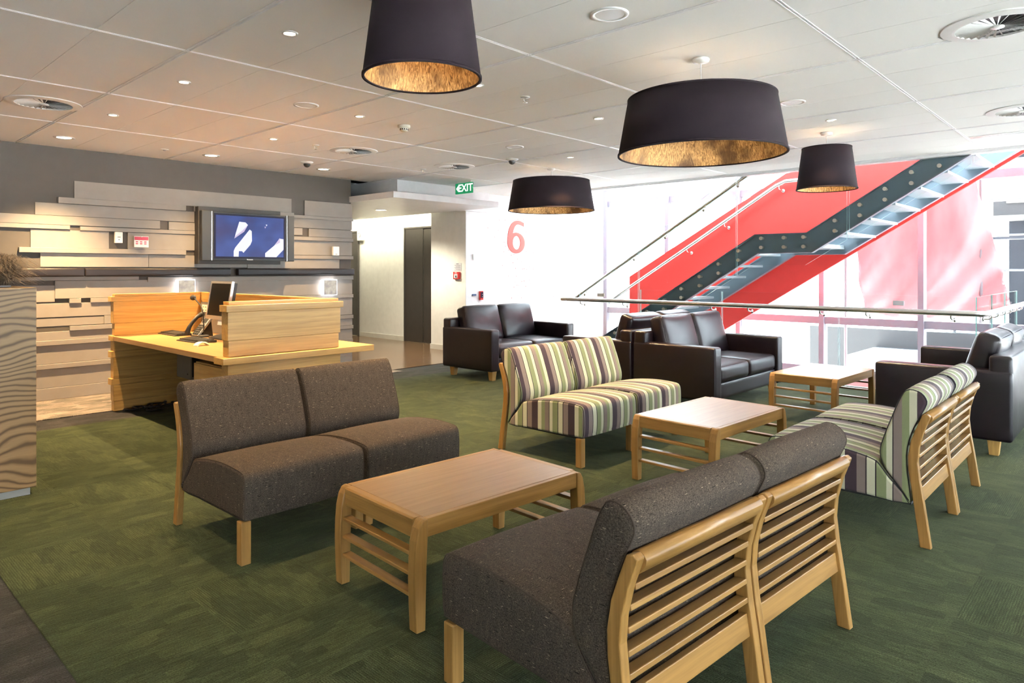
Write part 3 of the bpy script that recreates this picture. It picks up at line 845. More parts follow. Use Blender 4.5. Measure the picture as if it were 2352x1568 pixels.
# ------------------------------------------------------------------ lounge chairs
def chair(name, fabric, label, group):
    t = thing(name, label, 'chair', group=group)
    Y = lambda d: .415 - d
    leg = [(0, 0), (.016, .11), (.031, .215), (.050, .33), (.060, .425), (.054, .50), (.034, .58), (.010, .645), (.004, .664),
           (.018, .674), (.040, .667), (.066, .60), (.090, .535), (.104, .45), (.102, .38), (.090, .299), (.070, .15), (.050, 0)]
    lp = [(Y(d), z) for d, z in leg]
    for s in (-1, 1):
        xa = s * .345; xb = s * (.345 - .034)
        MB().prism(lp, min(xa, xb), max(xa, xb), 'x').build('rear_leg', 'oakZ', t, bevel=.004)
    for s in (-1, 1):
        x = s * .318
        MB().box(x - .025, x + .025, Y(.815), Y(.764), 0, .2065).build('front_leg', 'oakZ', t, bevel=.005)
    rail_ = [(.002, .640), (.000, .655), (.008, .668), (.024, .673), (.042, .668), (.052, .655), (.052, .628), (.040, .612), (.024, .612)]
    MB().prism([(Y(d), z) for d, z in rail_], -.311, .311, 'x', sm=True).build('top_rail', 'oakX', t)
    def mid(z):  # centre line of the leg
        pts = [(.03, 0), (.064, .215), (.082, .425), (.055, .58), (.03, .645)]
        ks = [(.025, 0), (.049, .15), (.062, .22), (.078, .34), (.082, .43), (.072, .53), (.045, .61)]
        for (d0, z0), (d1, z1) in zip(ks[:-1], ks[1:]):
            if z0 <= z <= z1: return d0 + (d1 - d0) * (z - z0) / (z1 - z0)
        return .05
    for z in (.573, .512, .450, .388, .328):
        d = mid(z); a = math.radians(-7)
        MB().obox((0, Y(d - .004), z), (1, 0, 0), (0, math.cos(a), -math.sin(a)), (0, math.sin(a), math.cos(a)), .311, .021, .0085).build('slat', 'oakX', t, bevel=.003)
    MB().obox((0, Y(.062), .250), (1, 0, 0), (0, math.cos(.16), math.sin(.16)), (0, -math.sin(.16), math.cos(.16)), .311, .013, .036).build('lower_rail', 'oakX', t, bevel=.003)
    MB().box(-.29, .29, Y(.76), Y(.10), .188, .208).build('seat_frame', 'black_soft', t, bevel=.003)
    back = [(.118, .783), (.080, .792), (.045, .778), (.024, .752), (.020, .722), (.042, .672), (.075, .60), (.098, .53), (.110, .45), (.106, .36), (.096, .28), (.094, .212),
            (.130, .255), (.175, .315), (.215, .365), (.236, .42), (.236, .47), (.226, .51), (.205, .575), (.180, .645), (.150, .725)]
    bc = upholstered('back_cushion', catmull([(Y(d), z) for d, z in back], 2), .338, .016, fabric, t, .004)
    seat = [(.100, .206), (.30, .206), (.55, .208), (.80, .212), (.826, .225), (.833, .26), (.835, .32), (.832, .39), (.820, .425), (.790, .440), (.70, .447), (.58, .448), (.44, .437), (.33, .420), (.262, .402), (.232, .375), (.19, .32)]
    scu = upholstered('seat_cushion', catmull([(Y(d), z) for d, z in seat], 2), .338, .016, fabric, t, .006)
    pm = 'tweed' if fabric == 'tweed' else 'black_soft'
    for o, pr in ((bc, back), (scu, seat)):
        ip = inset(catmull([(Y(d), z) for d, z in pr], 2), .003)
        for s in (-1, 1):
            MB().tube([(s * .331, a, b) for a, b in ip], .0032, 6, closed=True).build('piping', pm, o)
    return t
tweed0 = chair('lounge_chair', 'tweed', 'brown tweed lounge chair nearest the reception desk, left one of its pair', 'brown tweed chairs')
tweed0.location = (1.832, 3.53, 0)
dup(tweed0, (2.532, 3.53, 0), 0, 'brown tweed lounge chair joined to the right of the one by the desk')
ra = math.radians(-4.1)
def s2(xl):   # along the nearest pair, seen from behind
    c = Vector((1.485, .945)); ux = Vector((math.cos(ra), math.sin(ra))); uy = Vector((-math.sin(ra), math.cos(ra)))
    q = c + ux * xl + uy * .415
    return (q.x, q.y, 0)
dup(tweed0, s2(.345), PI + ra, 'brown tweed lounge chair nearest the camera, seen from behind with slatted oak back')
dup(tweed0, s2(1.045), PI + ra, 'brown tweed chair seen from behind, right of the nearest one')
str0 = chair('striped_lounge_chair', 'stripes', 'striped lounge chair facing the camera, left one of the middle pair', 'striped chairs')
str0.location = (4.20, 3.325, 0)
dup(str0, (4.90, 3.325, 0), 0, 'striped lounge chair facing the camera, right one in front of leather sofa')
dup(str0, (4.275, 1.21, 0), PI, 'striped chair with slatted back at right, the nearer of that pair')
dup(str0, (4.975, 1.21, 0), PI, 'striped chair with slatted back at right, the one by the leather sofa')

# ------------------------------------------------------------------ coffee tables
def table(label):
    t = thing('coffee_table', label, 'table', group='oak coffee tables')
    hl, hw, h = .495, .31, .43
    prof = [(.452, 0), (.494, 0), (.499, .10), (.502, .20), (.500, .28), (.494, .35), (.482, .40), (.468, .424), (.455, .430), (.440, .430), (.440, .36), (.446, .25)]
    for sx in (-1, 1):
        for sy in (-1, 1):
            y0, y1 = sorted((sy * hw, sy * (hw - .05)))
            MB().prism([(sx * a, b) for a, b in prof], y0, y1, 'y').build('leg', 'oakZ', t, bevel=.004)
    for sx in (-1, 1):
        MB().box(min(sx * .452, sx * .478), max(sx * .452, sx * .478), -hw + .05, hw - .05, .352, .416).build('end_rail', 'oakY', t, bevel=.003)
        for z in (.294, .214, .132):
            xa, xb = sorted((sx * .448, sx * .490))
            MB().box(xa, xb, -hw + .05, hw - .05, z - .008, z + .008).build('slat', 'oakY', t, bevel=.003)
        xa, xb = sorted((sx * .440, sx * .478))
        MB().prism([(xa, .416), (xb, .416), (xb, .424) if sx > 0 else (xb, .430), (xb - .008 * (sx > 0), .430), (xa + .008 * (sx < 0), .430), (xa, .424 if sx < 0 else .430)], -hw + .05, hw - .05, 'y').build('end_border', 'oakY', t)
    for sy in (-1, 1):
        a, b = sorted((sy * (hw - .006), sy * (hw - .030)))
        MB().box(-.44, .44, a, b, .358, .430).build('side_rail', 'oakX', t, bevel=.002)
    MB().box(-.4385, .4385, -hw + .0315, hw - .0315, .408, .4302).build('table_top', 'oak_top', t, bevel=.001, seg=1)
    return t
def place(t, c0, rz): t.location = (c0[0], c0[1], 0); t.rotation_euler = (0, 0, rz)
tb = table('oak coffee table nearest the camera, between the brown tweed chairs')
place(tb, (2.185, 2.335), math.radians(-3.6))
dup(tb, (4.385, 2.205, 0), math.radians(-2.6), 'oak coffee table between the striped chairs')
dup(tb, (6.88, 2.30, 0), math.radians(-2.6), 'oak coffee table farthest away, between the leather sofas')

# ------------------------------------------------------------------ leather sofas
def sofa(label):
    t = thing('leather_sofa', label, 'sofa', group='dark leather two seat sofas')
    W, D = .84, .465
    for s in (-1, 1):
        m = MB(); soft_box(m, (s * (W - .075), -.0, .3825), (.15, .93, .525), .025, (0, 0, .004)); weld(m.build('arm', 'leather', t).data)
        for y in (-.38, .34):
            x = s * (W - .10)
            q = MB(); a, b = .030, .042
            vs = [(x - a, y - a, 0), (x + a, y - a, 0), (x + a, y + a, 0), (x - a, y + a, 0), (x - b, y - b, .125), (x + b, y - b, .125), (x + b, y + b, .125), (x - b, y + b, .125)]
            q.add(vs, [(3, 2, 1, 0), (4, 5, 6, 7), (0, 1, 5, 4), (1, 2, 6, 5), (2, 3, 7, 6), (3, 0, 4, 7)]); q.build('leg', 'ashZ', t, bevel=.003)
    m = MB(); soft_box(m, (0, D - .075, .44), (2 * W - .02, .15, .64), .03, (0, .003, .003)); weld(m.build('back_frame', 'leather', t).data)
    m = MB(); soft_box(m, (0, -.03, .20), (2 * W - .29, .80, .16), .015); weld(m.build('base', 'leather', t).data)
    for s in (-1, 1):
        m = MB(); soft_box(m, (s * .3445, -.075, .365), (.683, .74, .175), .045, (.0, .004, .018)); weld(m.build('seat_cushion', 'leather', t).data)
        m = MB(); R = Matrix.Rotation(math.radians(-16), 3, 'X')
        soft_box(m, (s * .3445, .235, .665), (.675, .17, .50), .05, (.004, .030, .008), R); weld(m.build('back_cushion', 'leather', t).data)
    return t
sf0 = sofa('dark leather sofa by the white wall, left of the others')
sf0.location = (6.91, 6.465, 0)
dup(sf0, (6.99, 3.52, 0), 0, 'dark leather sofa facing the far coffee table, in front of the staircase')
dup(sf0, (6.99, 4.475, 0), PI, 'dark leather sofa seen from behind, back to back with another')
dup(sf0, (7.03, 1.195, 0), PI, 'dark leather sofa at the right edge, seen from its side')

# ------------------------------------------------------------------ pendants
def pendant(label, loc, d0, d1, zb, zt, watt):
    t = thing('pendant_lamp', label, 'lamp', (loc[0], loc[1], H), group='dark drum pendants')
    b, a = zb - H, zt - H; r0, r1 = d0 / 2, d1 / 2
    sh = MB().lathe([(r0, b), (r1, a), (r1 - .004, a), (r0 - .004, b)], 72, close=True).build('shade', 'shade_fabric', t)
    MB().lathe([(r0 - .009, b + .002), (r1 - .009, a - .006)], 72).build('lining', 'shade_lining', sh, recalc=False)
    MB().lathe([(r0 + .003, b - .003), (r0 + .003, b + .009), (r0 - .010, b + .004), (r0 - .010, b - .003)], 72, close=True).build('rim', 'shade_fabric', sh)
    MB().lathe([(r1 + .003, a + .003), (r1 + .003, a - .007), (r1 - .006, a - .007), (r1 - .006, a + .003)], 72, close=True).build('rim', 'shade_fabric', sh)
    zh = a - .03
    m = MB()
    for k in range(3):
        an = 2 * PI * k / 3 + .35
        m.tube([(.03 * math.cos(an), .03 * math.sin(an), zh), ((r1 - .006) * math.cos(an), (r1 - .006) * math.sin(an), a - .008)], .0045, 6)
    m.lathe([(.022, -.01), (.036, -.01), (.036, .012), (.022, .012)], 20, (0, 0, zh), close=True).build('spider', 'white', t)
    MB().lathe([(.002, .0), (.05, -.0), (.055, -.008), (.05, -.022), (.012, -.032), (.002, -.032)], 32).build('ceiling_rose', 'white_gloss', t)
    MB().tube([(0, 0, -.03), (0, 0, zh + .02)], .004, 8).build('flex', 'white', t)
    bz = zh - .10
    MB().tube([(0, 0, zh + .02), (0, 0, zh - .045)], .02, 14).build('lamp_holder', 'white', t)
    MB().sphere((0, 0, bz), .032, 16, 10).build('bulb', 'bulb_glow', t)
    lamp('bulb_light', 'POINT', (0, 0, bz), watt, WARM, t, shadow_soft_size=.03)
    return t
pendant('tall tapered dark pendant lamp nearest the camera', (2.05, 2.48), .55, .445, 2.294, 2.70, BULB_SMALL)
pendant('largest wide drum pendant lamp with golden lining', (3.975, 2.07), 1.035, .91, 2.128, 2.48, BULB_BIG)
pendant('wide drum pendant lamp in front of the white wall', (6.91, 5.73), 1.13, 1.0, 2.178, 2.565, BULB_BIG * 9.0)
pendant('small tapered dark pendant lamp in front of the staircase', (6.95, 2.29), .55, .445, 2.184, 2.585, BULB_SMALL)

# ------------------------------------------------------------------ ceiling fittings
def downlight(x, y, label, z=H, w=DOWN_W, col=WARM2, cone=92, k=1.0):
    t = thing('downlight', label, 'downlight', (x, y, z), group='small round downlights')
    MB().lathe([(.046 * k, .0), (.044 * k, -.006), (.034 * k, -.007), (.030 * k, -.003), (.028 * k, .0)], 28).build('trim_ring', 'white_gloss', t)
    MB().disc(.031 * k, -.0025, 24).build('lens', 'lamp_glow', t, recalc=False)
    o = lamp('downlight_beam', 'SPOT', (0, 0, -.012), w, col, t, spot_size=math.radians(cone), spot_blend=.85, shadow_soft_size=.025)
    return t
rows = [(1.965, 'left row'), (3.44, 'middle row'), (4.92, 'right row')]
ys_ = {3.54: 'nearest the camera', 5.01: 'second from the camera', 6.52: 'third from the camera', 7.99: 'by the feature wall'}
for x, rn in rows:
    for y, yn in ys_.items():
        if x > 4.5 and y in (5.01, 6.52): continue
        w = DOWN_W * {(1.965, 7.99): 3.4, (3.44, 7.99): 1.0, (4.92, 7.99): 1.0, (3.44, 5.01): 3.0, (3.44, 6.52): 2.2, (1.965, 3.54): .6, (1.965, 5.01): 1.1, (4.92, 3.54): 1.0}.get((x, y), 1.0)
        downlight(x, y, 'small round ceiling downlight in the %s, %s' % (rn, yn), w=w, cone=100 if y > 7.5 else 92, k=2.1 if y > 7.5 else 1.0)
for y, yn in ((5.01, 'above the far leather sofas'), (3.54, 'above the striped chairs and staircase side'), (2.07, 'beside the small tapered pendant')):
    downlight(6.39, y, 'small round ceiling downlight ' + yn, w=DOWN_W * (2.2 if y > 5 else 1.0))
for x, y, lb in ((.49, 3.54, 'outside the frame at left, by the carpet border'), (.49, 5.01, 'outside the frame at left, above the veneered cabinet'), (1.965, .60, 'added behind the nearest tweed chairs, outside the frame'), (3.44, .60, 'added behind the striped chairs, outside the frame')):  # unseen; the pair behind the chairs is added to light seats and rails
    downlight(x, y, 'small round ceiling downlight ' + lb, w=DOWN_W * (.18 if y < 1 else .6))
t = thing('soffit_light', 'round white light in the lowered lobby soffit', 'downlight', (6.84, 9.35, 2.4))
MB().lathe([(.10, 0), (.098, -.006), (.085, -.007), (.08, 0)], 32).build('trim_ring', 'white_gloss', t)
MB().disc(.082, -.003, 28).build('lens', 'lamp_glow', t, recalc=False)
lamp('soffit_beam', 'SPOT', (0, 0, -.015), 170, (1, .9, .72), t, spot_size=math.radians(140), spot_blend=.6, shadow_soft_size=.07)
t = thing('cove_light', 'hidden glowing tube washing the lobby wall above the lift', 'light', (7.92, 11.6, 2.56))
MB().tube([(0, -2.1, 0), (0, 2.2, 0)], .02, 10).build('tube', 'cove_glow', t)
o = lamp('cove_wash', 'AREA', (.05, 0, 0), 24, (1, .93, .70), t, shape='RECTANGLE', size=.06, size_y=4.2)
o.rotation_euler = (0, -math.radians(60), 0)

def speaker(x, y, label):
    t = thing('ceiling_speaker', label, 'speaker', (x, y, H), group='round ceiling speakers')
    MB().lathe([(.10, 0), (.099, -.006), (.080, -.008), (.077, -.004)], 36).build('rim', 'white_gloss', t)
    MB().lathe([(.078, -.004), (.05, -.007), (.001, -.008)], 36).build('grille', 'grey_plastic' if False else 'channel_white', t)
speaker(2.956, 2.056, 'round white ceiling speaker between the two nearest pendants')
speaker(2.913, 4.988, 'round white ceiling speaker over the reception desk')
speaker(5.506, 2.075, 'round white ceiling speaker between large drum and small pendant')
speaker(5.44, 5.026, 'round white ceiling speaker above the dome camera')

def vent(name, label):
    t = thing(name, label, 'vent', group='round swirl ceiling vents')
    MB().lathe([(.265, .0), (.263, -.006), (.207, -.012), (.196, -.012), (.196, .0)], 64, sm=False).build('rim', 'white', t)
    MB().disc(.195, -.0008, 40).build('backing', 'black', t, recalc=False)
    m = MB(); N = 30
    for k in range(N):
        a = 2 * PI * k / N; d = Vector((math.cos(a), math.sin(a), 0)); s = Vector((-math.sin(a), math.cos(a), 0))
        tl = Vector((0, 0, 1)) * .35 + s
        for r0, r1, w0, w1 in ((.03, .198, .004, .012),):
            p = []
            for r, w in ((r0, w0), (r1, w1)):
                c = d * r + Vector((0, 0, -.008)); e = s * w * .55 + Vector((0, 0, w * .42))
                p += [c - e, c + e]
            m.add([p[0], p[1], p[3], p[2]], [(0, 1, 2, 3)])
    b = m.build('blades', 'white', t, recalc=False); b['kind'] = 'stuff'
    MB().lathe([(.034, -.006), (.034, -.014), (.001, -.015)], 24).build('hub', 'white_gloss', t)
    return t
v0 = vent('swirl_vent', 'round swirl ceiling vent at the far left, near feature wall'); v0.location = (1.452, 6.471, H)
dup(v0, (4.391, 6.51, H), .4, 'round swirl ceiling vent in front of the television wall')
dup(v0, (5.938, 6.546, H), .9, 'round swirl ceiling vent near the green exit sign')
dup(v0, (4.533, .604, H), .2, 'largest swirl ceiling vent at the top right corner')
dup(v0, (7.076, .758, H), .6, 'swirl ceiling vent cut by the right edge of the picture')
sd = thing('smoke_detector', 'white dome smoke detector on the ceiling', 'smoke detector', (3.941, 5.031, H))
MB().lathe([(.001, 0), (.058, 0), (.058, -.02), (.05, -.026), (.04, -.028), (.001, -.028)], 28).build('base', 'cream_plastic', sd)
MB().lathe([(.038, -.028), (.036, -.05), (.025, -.058), (.001, -.058)], 24).build('chamber', 'cream_plastic', sd)
q = MB()
for k in range(12):
    a = 2 * PI * k / 12; q.obox((.0375 * math.cos(a), .0375 * math.sin(a), -.039), (math.cos(a), math.sin(a), 0), (-math.sin(a), math.cos(a), 0), (0, 0, 1), .002, .004, .007)
q.build('slots', 'black', sd)['kind'] = 'stuff'
def dome(x, y, label):
    t = thing('dome_camera', label, 'camera', (x, y, H), group='dome security cameras')
    MB().lathe([(.001, 0), (.078, 0), (.076, -.008), (.05, -.022), (.001, -.022)], 28).build('base', 'white_gloss', t)
    MB().sphere((0, 0, -.026), .042, 20, 12).build('dome', 'black', t)
dome(4.458, 7.614, 'black dome security camera close to the feature wall')
dome(6.016, 5.60, 'black dome security camera above the exit sign')
def sprinkler(x, y, label):
    t = thing('sprinkler', label, 'sprinkler', (x, y, H), group='ceiling sprinklers')
    MB().lathe([(.001, 0), (.038, 0), (.036, -.006), (.012, -.010), (.001, -.010)], 24).build('rose', 'white_gloss', t)
    MB().tube([(0, 0, -.008), (0, 0, -.034)], .007, 10).tube([(-.012, 0, -.012), (-.013, 0, -.03), (0, 0, -.042)], .003, 6).tube([(.012, 0, -.012), (.013, 0, -.03), (0, 0, -.042)], .003, 6).build('head', 'steel', t)
    MB().lathe([(.001, -.044), (.02, -.043), (.02, -.046), (.001, -.047)], 16).build('deflector', 'steel', t)
sprinkler(3.923, 3.515, 'small ceiling sprinkler beside the tall pendant')
sprinkler(3.916, 6.511, 'small ceiling sprinkler left of the swirl vent')
sprinkler(5.813, 7.015, 'small ceiling sprinkler beyond the swirl vent, toward lobby')
t = thing('ceiling_sensor', 'tiny round ceiling sensor close to the feature wall', 'sensor', (2.918, 7.971, H))
MB().lathe([(.001, 0), (.045, 0), (.043, -.006), (.02, -.008), (.001, -.008)], 24).build('rim', 'white_gloss', t)
MB().lathe([(.018, -.008), (.012, -.016), (.001, -.018)], 16).build('lens', 'grey_plastic', t)
t = thing('recessed_spot', 'flat round white fitting in the ceiling above the largest drum', 'light', (3.977, 2.07 - .0, H))
t.location = (3.70, 1.93, H)
bpy.data.objects.remove(t)

t = thing('linear_diffuser', 'long white slot diffuser in the ceiling at upper right', 'vent', (8.2, 0, H))
MB().box(-.06, .06, -2.0, 1.32, -.006, .004).build('frame', 'white_gloss', t, bevel=.002)
MB().box(-.012, .012, -1.97, 1.29, -.0075, -.005).build('slot', 'grey_plastic', t)
# exit sign
t = thing('exit_sign', 'green illuminated exit sign with arrow hanging from the ceiling', 'sign', (7.05, 7.547, 2.632))
MB().box(-.012, .012, -.187, .187, -.08, .08).build('panel', 'exit_green', t, bevel=.003)
MB().box(-.008, .008, -.15, .15, .08, .104).build('mount', 'white', t)
me = text_mesh('lettering', 'EXIT', .155, 'exit_white', .001, .0035)
link('lettering', me, t, (-.0135, -.038, 0), (PI / 2, 0, -PI / 2))
q = MB(); q.add([(-.0145, .165, 0), (-.0145, .118, .048), (-.0145, .118, -.048)], [(0, 1, 2)]); q.build('arrow', 'exit_white', t, recalc=False)

# ------------------------------------------------------------------ reception desk
dk = thing('reception_desk', 'pale timber reception desk with high stacked-board screens', 'desk', (2.7, 6.3, 0))
ox, oy = -2.7, -6.3
courses = [(1.137, 1.163, -.012), (1.086, 1.137, .018), (.870, 1.086, 0), (.748, .870, -.010), (.595, .698, 0), (.530, .595, .018), (.323, .530, 0), (.259, .323, .018), (.100, .259, 0), (0, .100, -.006)]
def screen(x0, x1, y0, y1, out, axis):
    """stacked boards; out: (dx0,dx1,dy0,dy1) which faces stand proud"""
    for z0, z1, p in courses:
        MB().box(x0 - p * out[0] + ox, x1 + p * out[1] + ox, y0 - p * out[2] + oy, y1 + p * out[3] + oy, z0 + .0008, z1 - .0008).build('board', 'ash' + axis, dk, bevel=.002, seg=1)
screen(2.265, 3.19, 7.50, 7.585, (1, 0, 0, 1), 'X')       # left screen
screen(2.285, 3.255, 5.02, 5.125, (1, 1, 1, 0), 'X')      # front screen
screen(3.12, 3.19, 5.126, 7.50, (0, 1, 0, 0), 'Y')        # rear screen
MB().box(2.262 + ox, 3.12 + ox, 5.126 + oy, 7.50 + oy, .70, .745).build('worktop', 'ash_top', dk, bevel=.002, seg=1)
MB().box(2.25 + ox, 3.19 + ox, 7.50 + oy, 7.603 + oy, .6985, .747).build('ledge', 'ashX', dk, bevel=.002, seg=1)
MB().prism([(2.225 + ox, 4.965 + oy), (3.56 + ox, 4.965 + oy), (3.56 + ox, 7.50 + oy), (3.12 + ox, 7.50 + oy), (3.12 + ox, 5.126 + oy), (2.225 + ox, 5.126 + oy)], .6985, .747, 'z').build('ledge', 'ashX', dk, bevel=.002, seg=1)
MB().box(3.098 + ox, 3.121 + ox, 6.1 + oy, 7.45 + oy, .747, 1.058).build('outlet_panel', 'box_grey', dk)
op = MB().box(3.090 + ox, 3.099 + ox, 7.277 + oy, 7.402 + oy, .955, 1.032).build('outlet_plate', 'white_gloss', dk, bevel=.002)
q = MB()
for y in (7.31, 7.365):
    for z in (.975, 1.008): q.box(3.0885 + ox, 3.0905 + ox, y - .012 + oy, y + .012 + oy, z - .004, z + .004)
q.build('slots', 'black', op)
pd = thing('drawer_pedestal', 'timber drawer pedestal under the right end of the desk', 'drawers', (2.58, 5.42, 0))
MB().box(-.25, .25, -.28, .28, .03, .655).build('body', 'ashY', pd, bevel=.003)
for z0, z1 in ((.05, .27), (.275, .49), (.495, .645)):
    MB().box(-.268, -.2505, -.277, .277, z0, z1).build('drawer_front', 'ashY', pd, bevel=.002)
cb = thing('computer_case', 'grey computer case hanging under the desk', 'computer', (2.9, 6.92, .34))
MB().box(-.19, .19, -.17, .17, 0, .355).build('case', 'box_grey', cb, bevel=.006)
MB().box(-.19, .19, -.20, -.172, .03, .355).build('bracket', 'black', cb, bevel=.003)
MB().prism([(-.1 + .008 * math.cos(2 * PI * k / 12), .05 + .008 * math.sin(2 * PI * k / 12)) for k in range(12)], -.194, -.189, 'x').build('button', 'black', cb)
# cables on the carpet by the left screen
random.seed(3); P = []
for k in range(60):
    u = k / 59; P.append((2.33 + .62 * u + .03 * math.sin(k * .9), 7.42 + .05 * math.sin(k * .55) + .02 * math.sin(k * 1.7), .012 + .032 * abs(math.sin(k * .38)) * (1 - abs(2 * u - 1.05))))
tag(MB().tube(catmull(P, 4, False), .010, 8).build('cable_bundle', 'cable'), 'black cable bundle lying on the carpet under the desk', 'cable')
P2 = [(2.52 + .05 * math.cos(k * .5) + .0015 * k, 7.27 + .05 * math.sin(k * .5), .030 + .018 * math.sin(k * .23)) for k in range(50)]
tag(MB().tube(catmull(P2, 4, False), .009, 8).build('coiled_cable', 'cable'), 'coil of black cable heaped on the carpet under the desk', 'cable')

WT = .7455
def keyboard(loc, rz, label):
    t = thing('keyboard', label, 'keyboard', loc, rz, 'black keyboards')
    MB().prism([(-.085, .0), (.085, 0), (.085, .020), (.07, .022), (-.055, .012), (-.085, .006)], -.215, .215, 'y').build('body', 'black', t, bevel=.003)
    q = MB()
    for r in range(6):
        for c in range(19):
            x = -.048 + r * .0205; y = -.2 + c * .0222; z = .0135 + (x + .055) * .08
            q.box(x - .0085, x + .0085, y - .0092, y + .0092, z - .003, z + .0065)
    q.build('keys', 'charcoal_plastic', t)['kind'] = 'stuff'
keyboard((2.75, 7.25, WT), 0.0, 'black keyboard with wrist rest by the left desk screen')
keyboard((2.62, 6.40, WT), 0.06, 'black keyboard in front of the monitor')
mo = thing('computer_mouse', 'white arched computer mouse at the desk edge', 'mouse', (2.50, 6.0, WT), .2)
arch = [(-.062, 0), (-.058, .012), (-.04, .026), (-.01, .036), (.02, .034), (.045, .022), (.062, .004), (.058, 0), (.04, .012), (.015, .024), (-.012, .026), (-.035, .016), (-.046, 0)]
MB().prism(arch, -.028, .028, 'y', sm=True).build('shell', 'white_gloss', mo, bevel=.002)
# desk phone
ph = thing('desk_phone', 'black and silver desk phone with handset and keypad', 'phone', (2.86, 6.90, WT), 0)
a = math.radians(52); ux = Vector((math.cos(a), 0, math.sin(a))); un = Vector((-math.sin(a), 0, math.cos(a))); uyv = Vector((0, 1, 0))
def pp(s, y, h): return Vector((-.07, 0, .012)) + ux * s + uyv * y + un * h
MB().obox(pp(.115, -.035, -.012), ux, uyv, un, .115, .070, .012).build('face', 'silver', ph, bevel=.006)
MB().prism([(-.07, 0), (.09, 0), (.085, .04), (.07, .17), (-.04, .02)], -.095, .075, 'y').build('foot', 'black', ph, bevel=.004)
MB().obox(pp(.185, -.035, .001), ux, uyv, un, .033, .045, .002).build('display', 'charcoal_plastic', ph)
q = MB()
for r in range(5):
    for c in range(4):
        q.obox(pp(.02 + r * .024, -.085 + c * .032, .003), ux, uyv, un, .008, .011, .004)
q.build('keypad', 'charcoal_plastic', ph)['kind'] = 'stuff'
hs = [pp(-.01, .075, .012), pp(.01, .075, .035), pp(.06, .075, .05), pp(.12, .075, .053), pp(.18, .075, .048), pp(.225, .075, .032), pp(.24, .075, .012)]
MB().tube(hs, [.024, .026, .019, .017, .019, .026, .024], 14).build('handset', 'black', ph)
# monitor
mn = thing('monitor', 'black desktop monitor with silver bezel on the desk', 'monitor', (2.93, 6.475, WT), 0)
ta = math.radians(9); uz = Vector((math.sin(ta), 0, math.cos(ta))); nx_ = Vector((-math.cos(ta), 0, math.sin(ta))); cc = Vector((-.06, 0, .365))
fr_ = MB()
W2, H2 = .225, .183
fr_.obox(cc + uz * (H2 - .011), nx_, uyv, uz, .012, W2, .011).obox(cc - uz * (H2 - .018), nx_, uyv, uz, .012, W2, .018)
fr_.obox(cc + uyv * (W2 - .009) + uz * .007, nx_, uyv, uz, .012, .009, H2 - .029).obox(cc - uyv * (W2 - .009) + uz * .007, nx_, uyv, uz, .012, .009, H2 - .029)
fr_.build('bezel', 'silver', mn)
MB().obox(cc + nx_ * .004, nx_, uyv, uz, .004, W2 - .017, H2 - .02).build('screen', 'screen_off', mn)
MB().obox(cc - nx_ * .03, nx_, uyv, uz, .018, W2 - .006, H2 - .006).build('rear_shell', 'charcoal_plastic', mn, bevel=.008)
MB().box(-.02, .02, -.04, .04, .02, .28).build('stand', 'black', mn, bevel=.006)
MB().prism([(-.11, 0), (.10, 0), (.10, .012), (.03, .035), (-.03, .03), (-.11, .008)], -.14, .14, 'y').build('foot', 'black', mn, bevel=.004)
sn = MB().obox((2.93 - .092, 6.40, WT + .165), nx_, uyv, uz, .001, .045, .028).build('paper_note', 'paper'); tag(sn, 'white paper note stuck under the monitor screen', 'note')
mi_ = thing('gooseneck_microphone', 'black gooseneck microphone with foam head on the desk', 'microphone', (2.84, 6.76, WT), 0)
MB().lathe([(.001, 0), (.05, 0), (.05, .012), (.035, .022), (.001, .024)], 24).build('base', 'black', mi_)
MB().tube(catmull([(0, 0, .02), (0, .005, .12), (0, .02, .22), (0, .06, .295), (0, .14, .335), (.0, .22, .372)], 5, False), .0055, 8).build('neck', 'black', mi_)
MB().sphere((.0, .255, .377), .027, 16, 10, (1, 1.5, 1)).build('foam_head', 'black_soft', mi_)

# ------------------------------------------------------------------ television and things on the feature wall
tv = thing('television', 'wall mounted flat television with side speakers showing blue picture', 'television', (4.147, 8.56, 1.825))
TX = -4.147; TZ = -1.825
MB().box(3.52 + TX, 4.605 + TX, -.02, .10, 1.475 + TZ, 2.185 + TZ).build('mounting_box', 'mount_grey', tv, bevel=.003)
MB().box(3.66 + TX, 4.655 + TX, -.085, -.02, 1.52 + TZ, 2.128 + TZ).build('case', 'charcoal_plastic', tv, bevel=.006)
for a, b in ((3.53, 3.648), (4.667, 4.765)):
    MB().box(a + TX, b + TX, -.10, -.02, 1.515 + TZ, 2.132 + TZ).build('speaker_grille', 'charcoal_plastic', tv, bevel=.008)
for a, b in ((3.648, 3.660), (4.655, 4.667)):
    MB().box(a + TX, b + TX, -.095, -.02, 1.52 + TZ, 2.13 + TZ).build('chrome_strip', 'steel', tv, bevel=.002)
m = MB(); fz0, fz1 = 1.548 + TZ, 2.108 + TZ; fx0, fx1 = 3.682 + TX, 4.637 + TX
m.box(fx0, fx1, -.092, -.084, fz1 - .022, fz1).box(fx0, fx1, -.092, -.084, fz0, fz0 + .022).box(fx0, fx0 + .022, -.092, -.084, fz0 + .022, fz1 - .022).box(fx1 - .022, fx1, -.092, -.084, fz0 + .022, fz1 - .022)
m.build('screen_border', 'navy', tv)
sc_ = MB().box(fx0 + .02, fx1 - .02, -.0885, -.084, fz0 + .02, fz1 - .02).build('screen', 'screen_blue', tv)
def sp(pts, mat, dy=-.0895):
    # window reflections as glowing shapes: coordinates 0..1 from the top left of the screen
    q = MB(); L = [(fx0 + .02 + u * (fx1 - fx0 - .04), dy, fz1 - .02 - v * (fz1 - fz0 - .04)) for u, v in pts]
    q.add(L, [list(range(len(L)))]); q.build('screen_reflection', mat, sc_, recalc=False)
sp([(.33, .14), (.42, .15), (.455, .21), (.40, .38), (.26, .555), (.28, .42)], 'reflection_white')
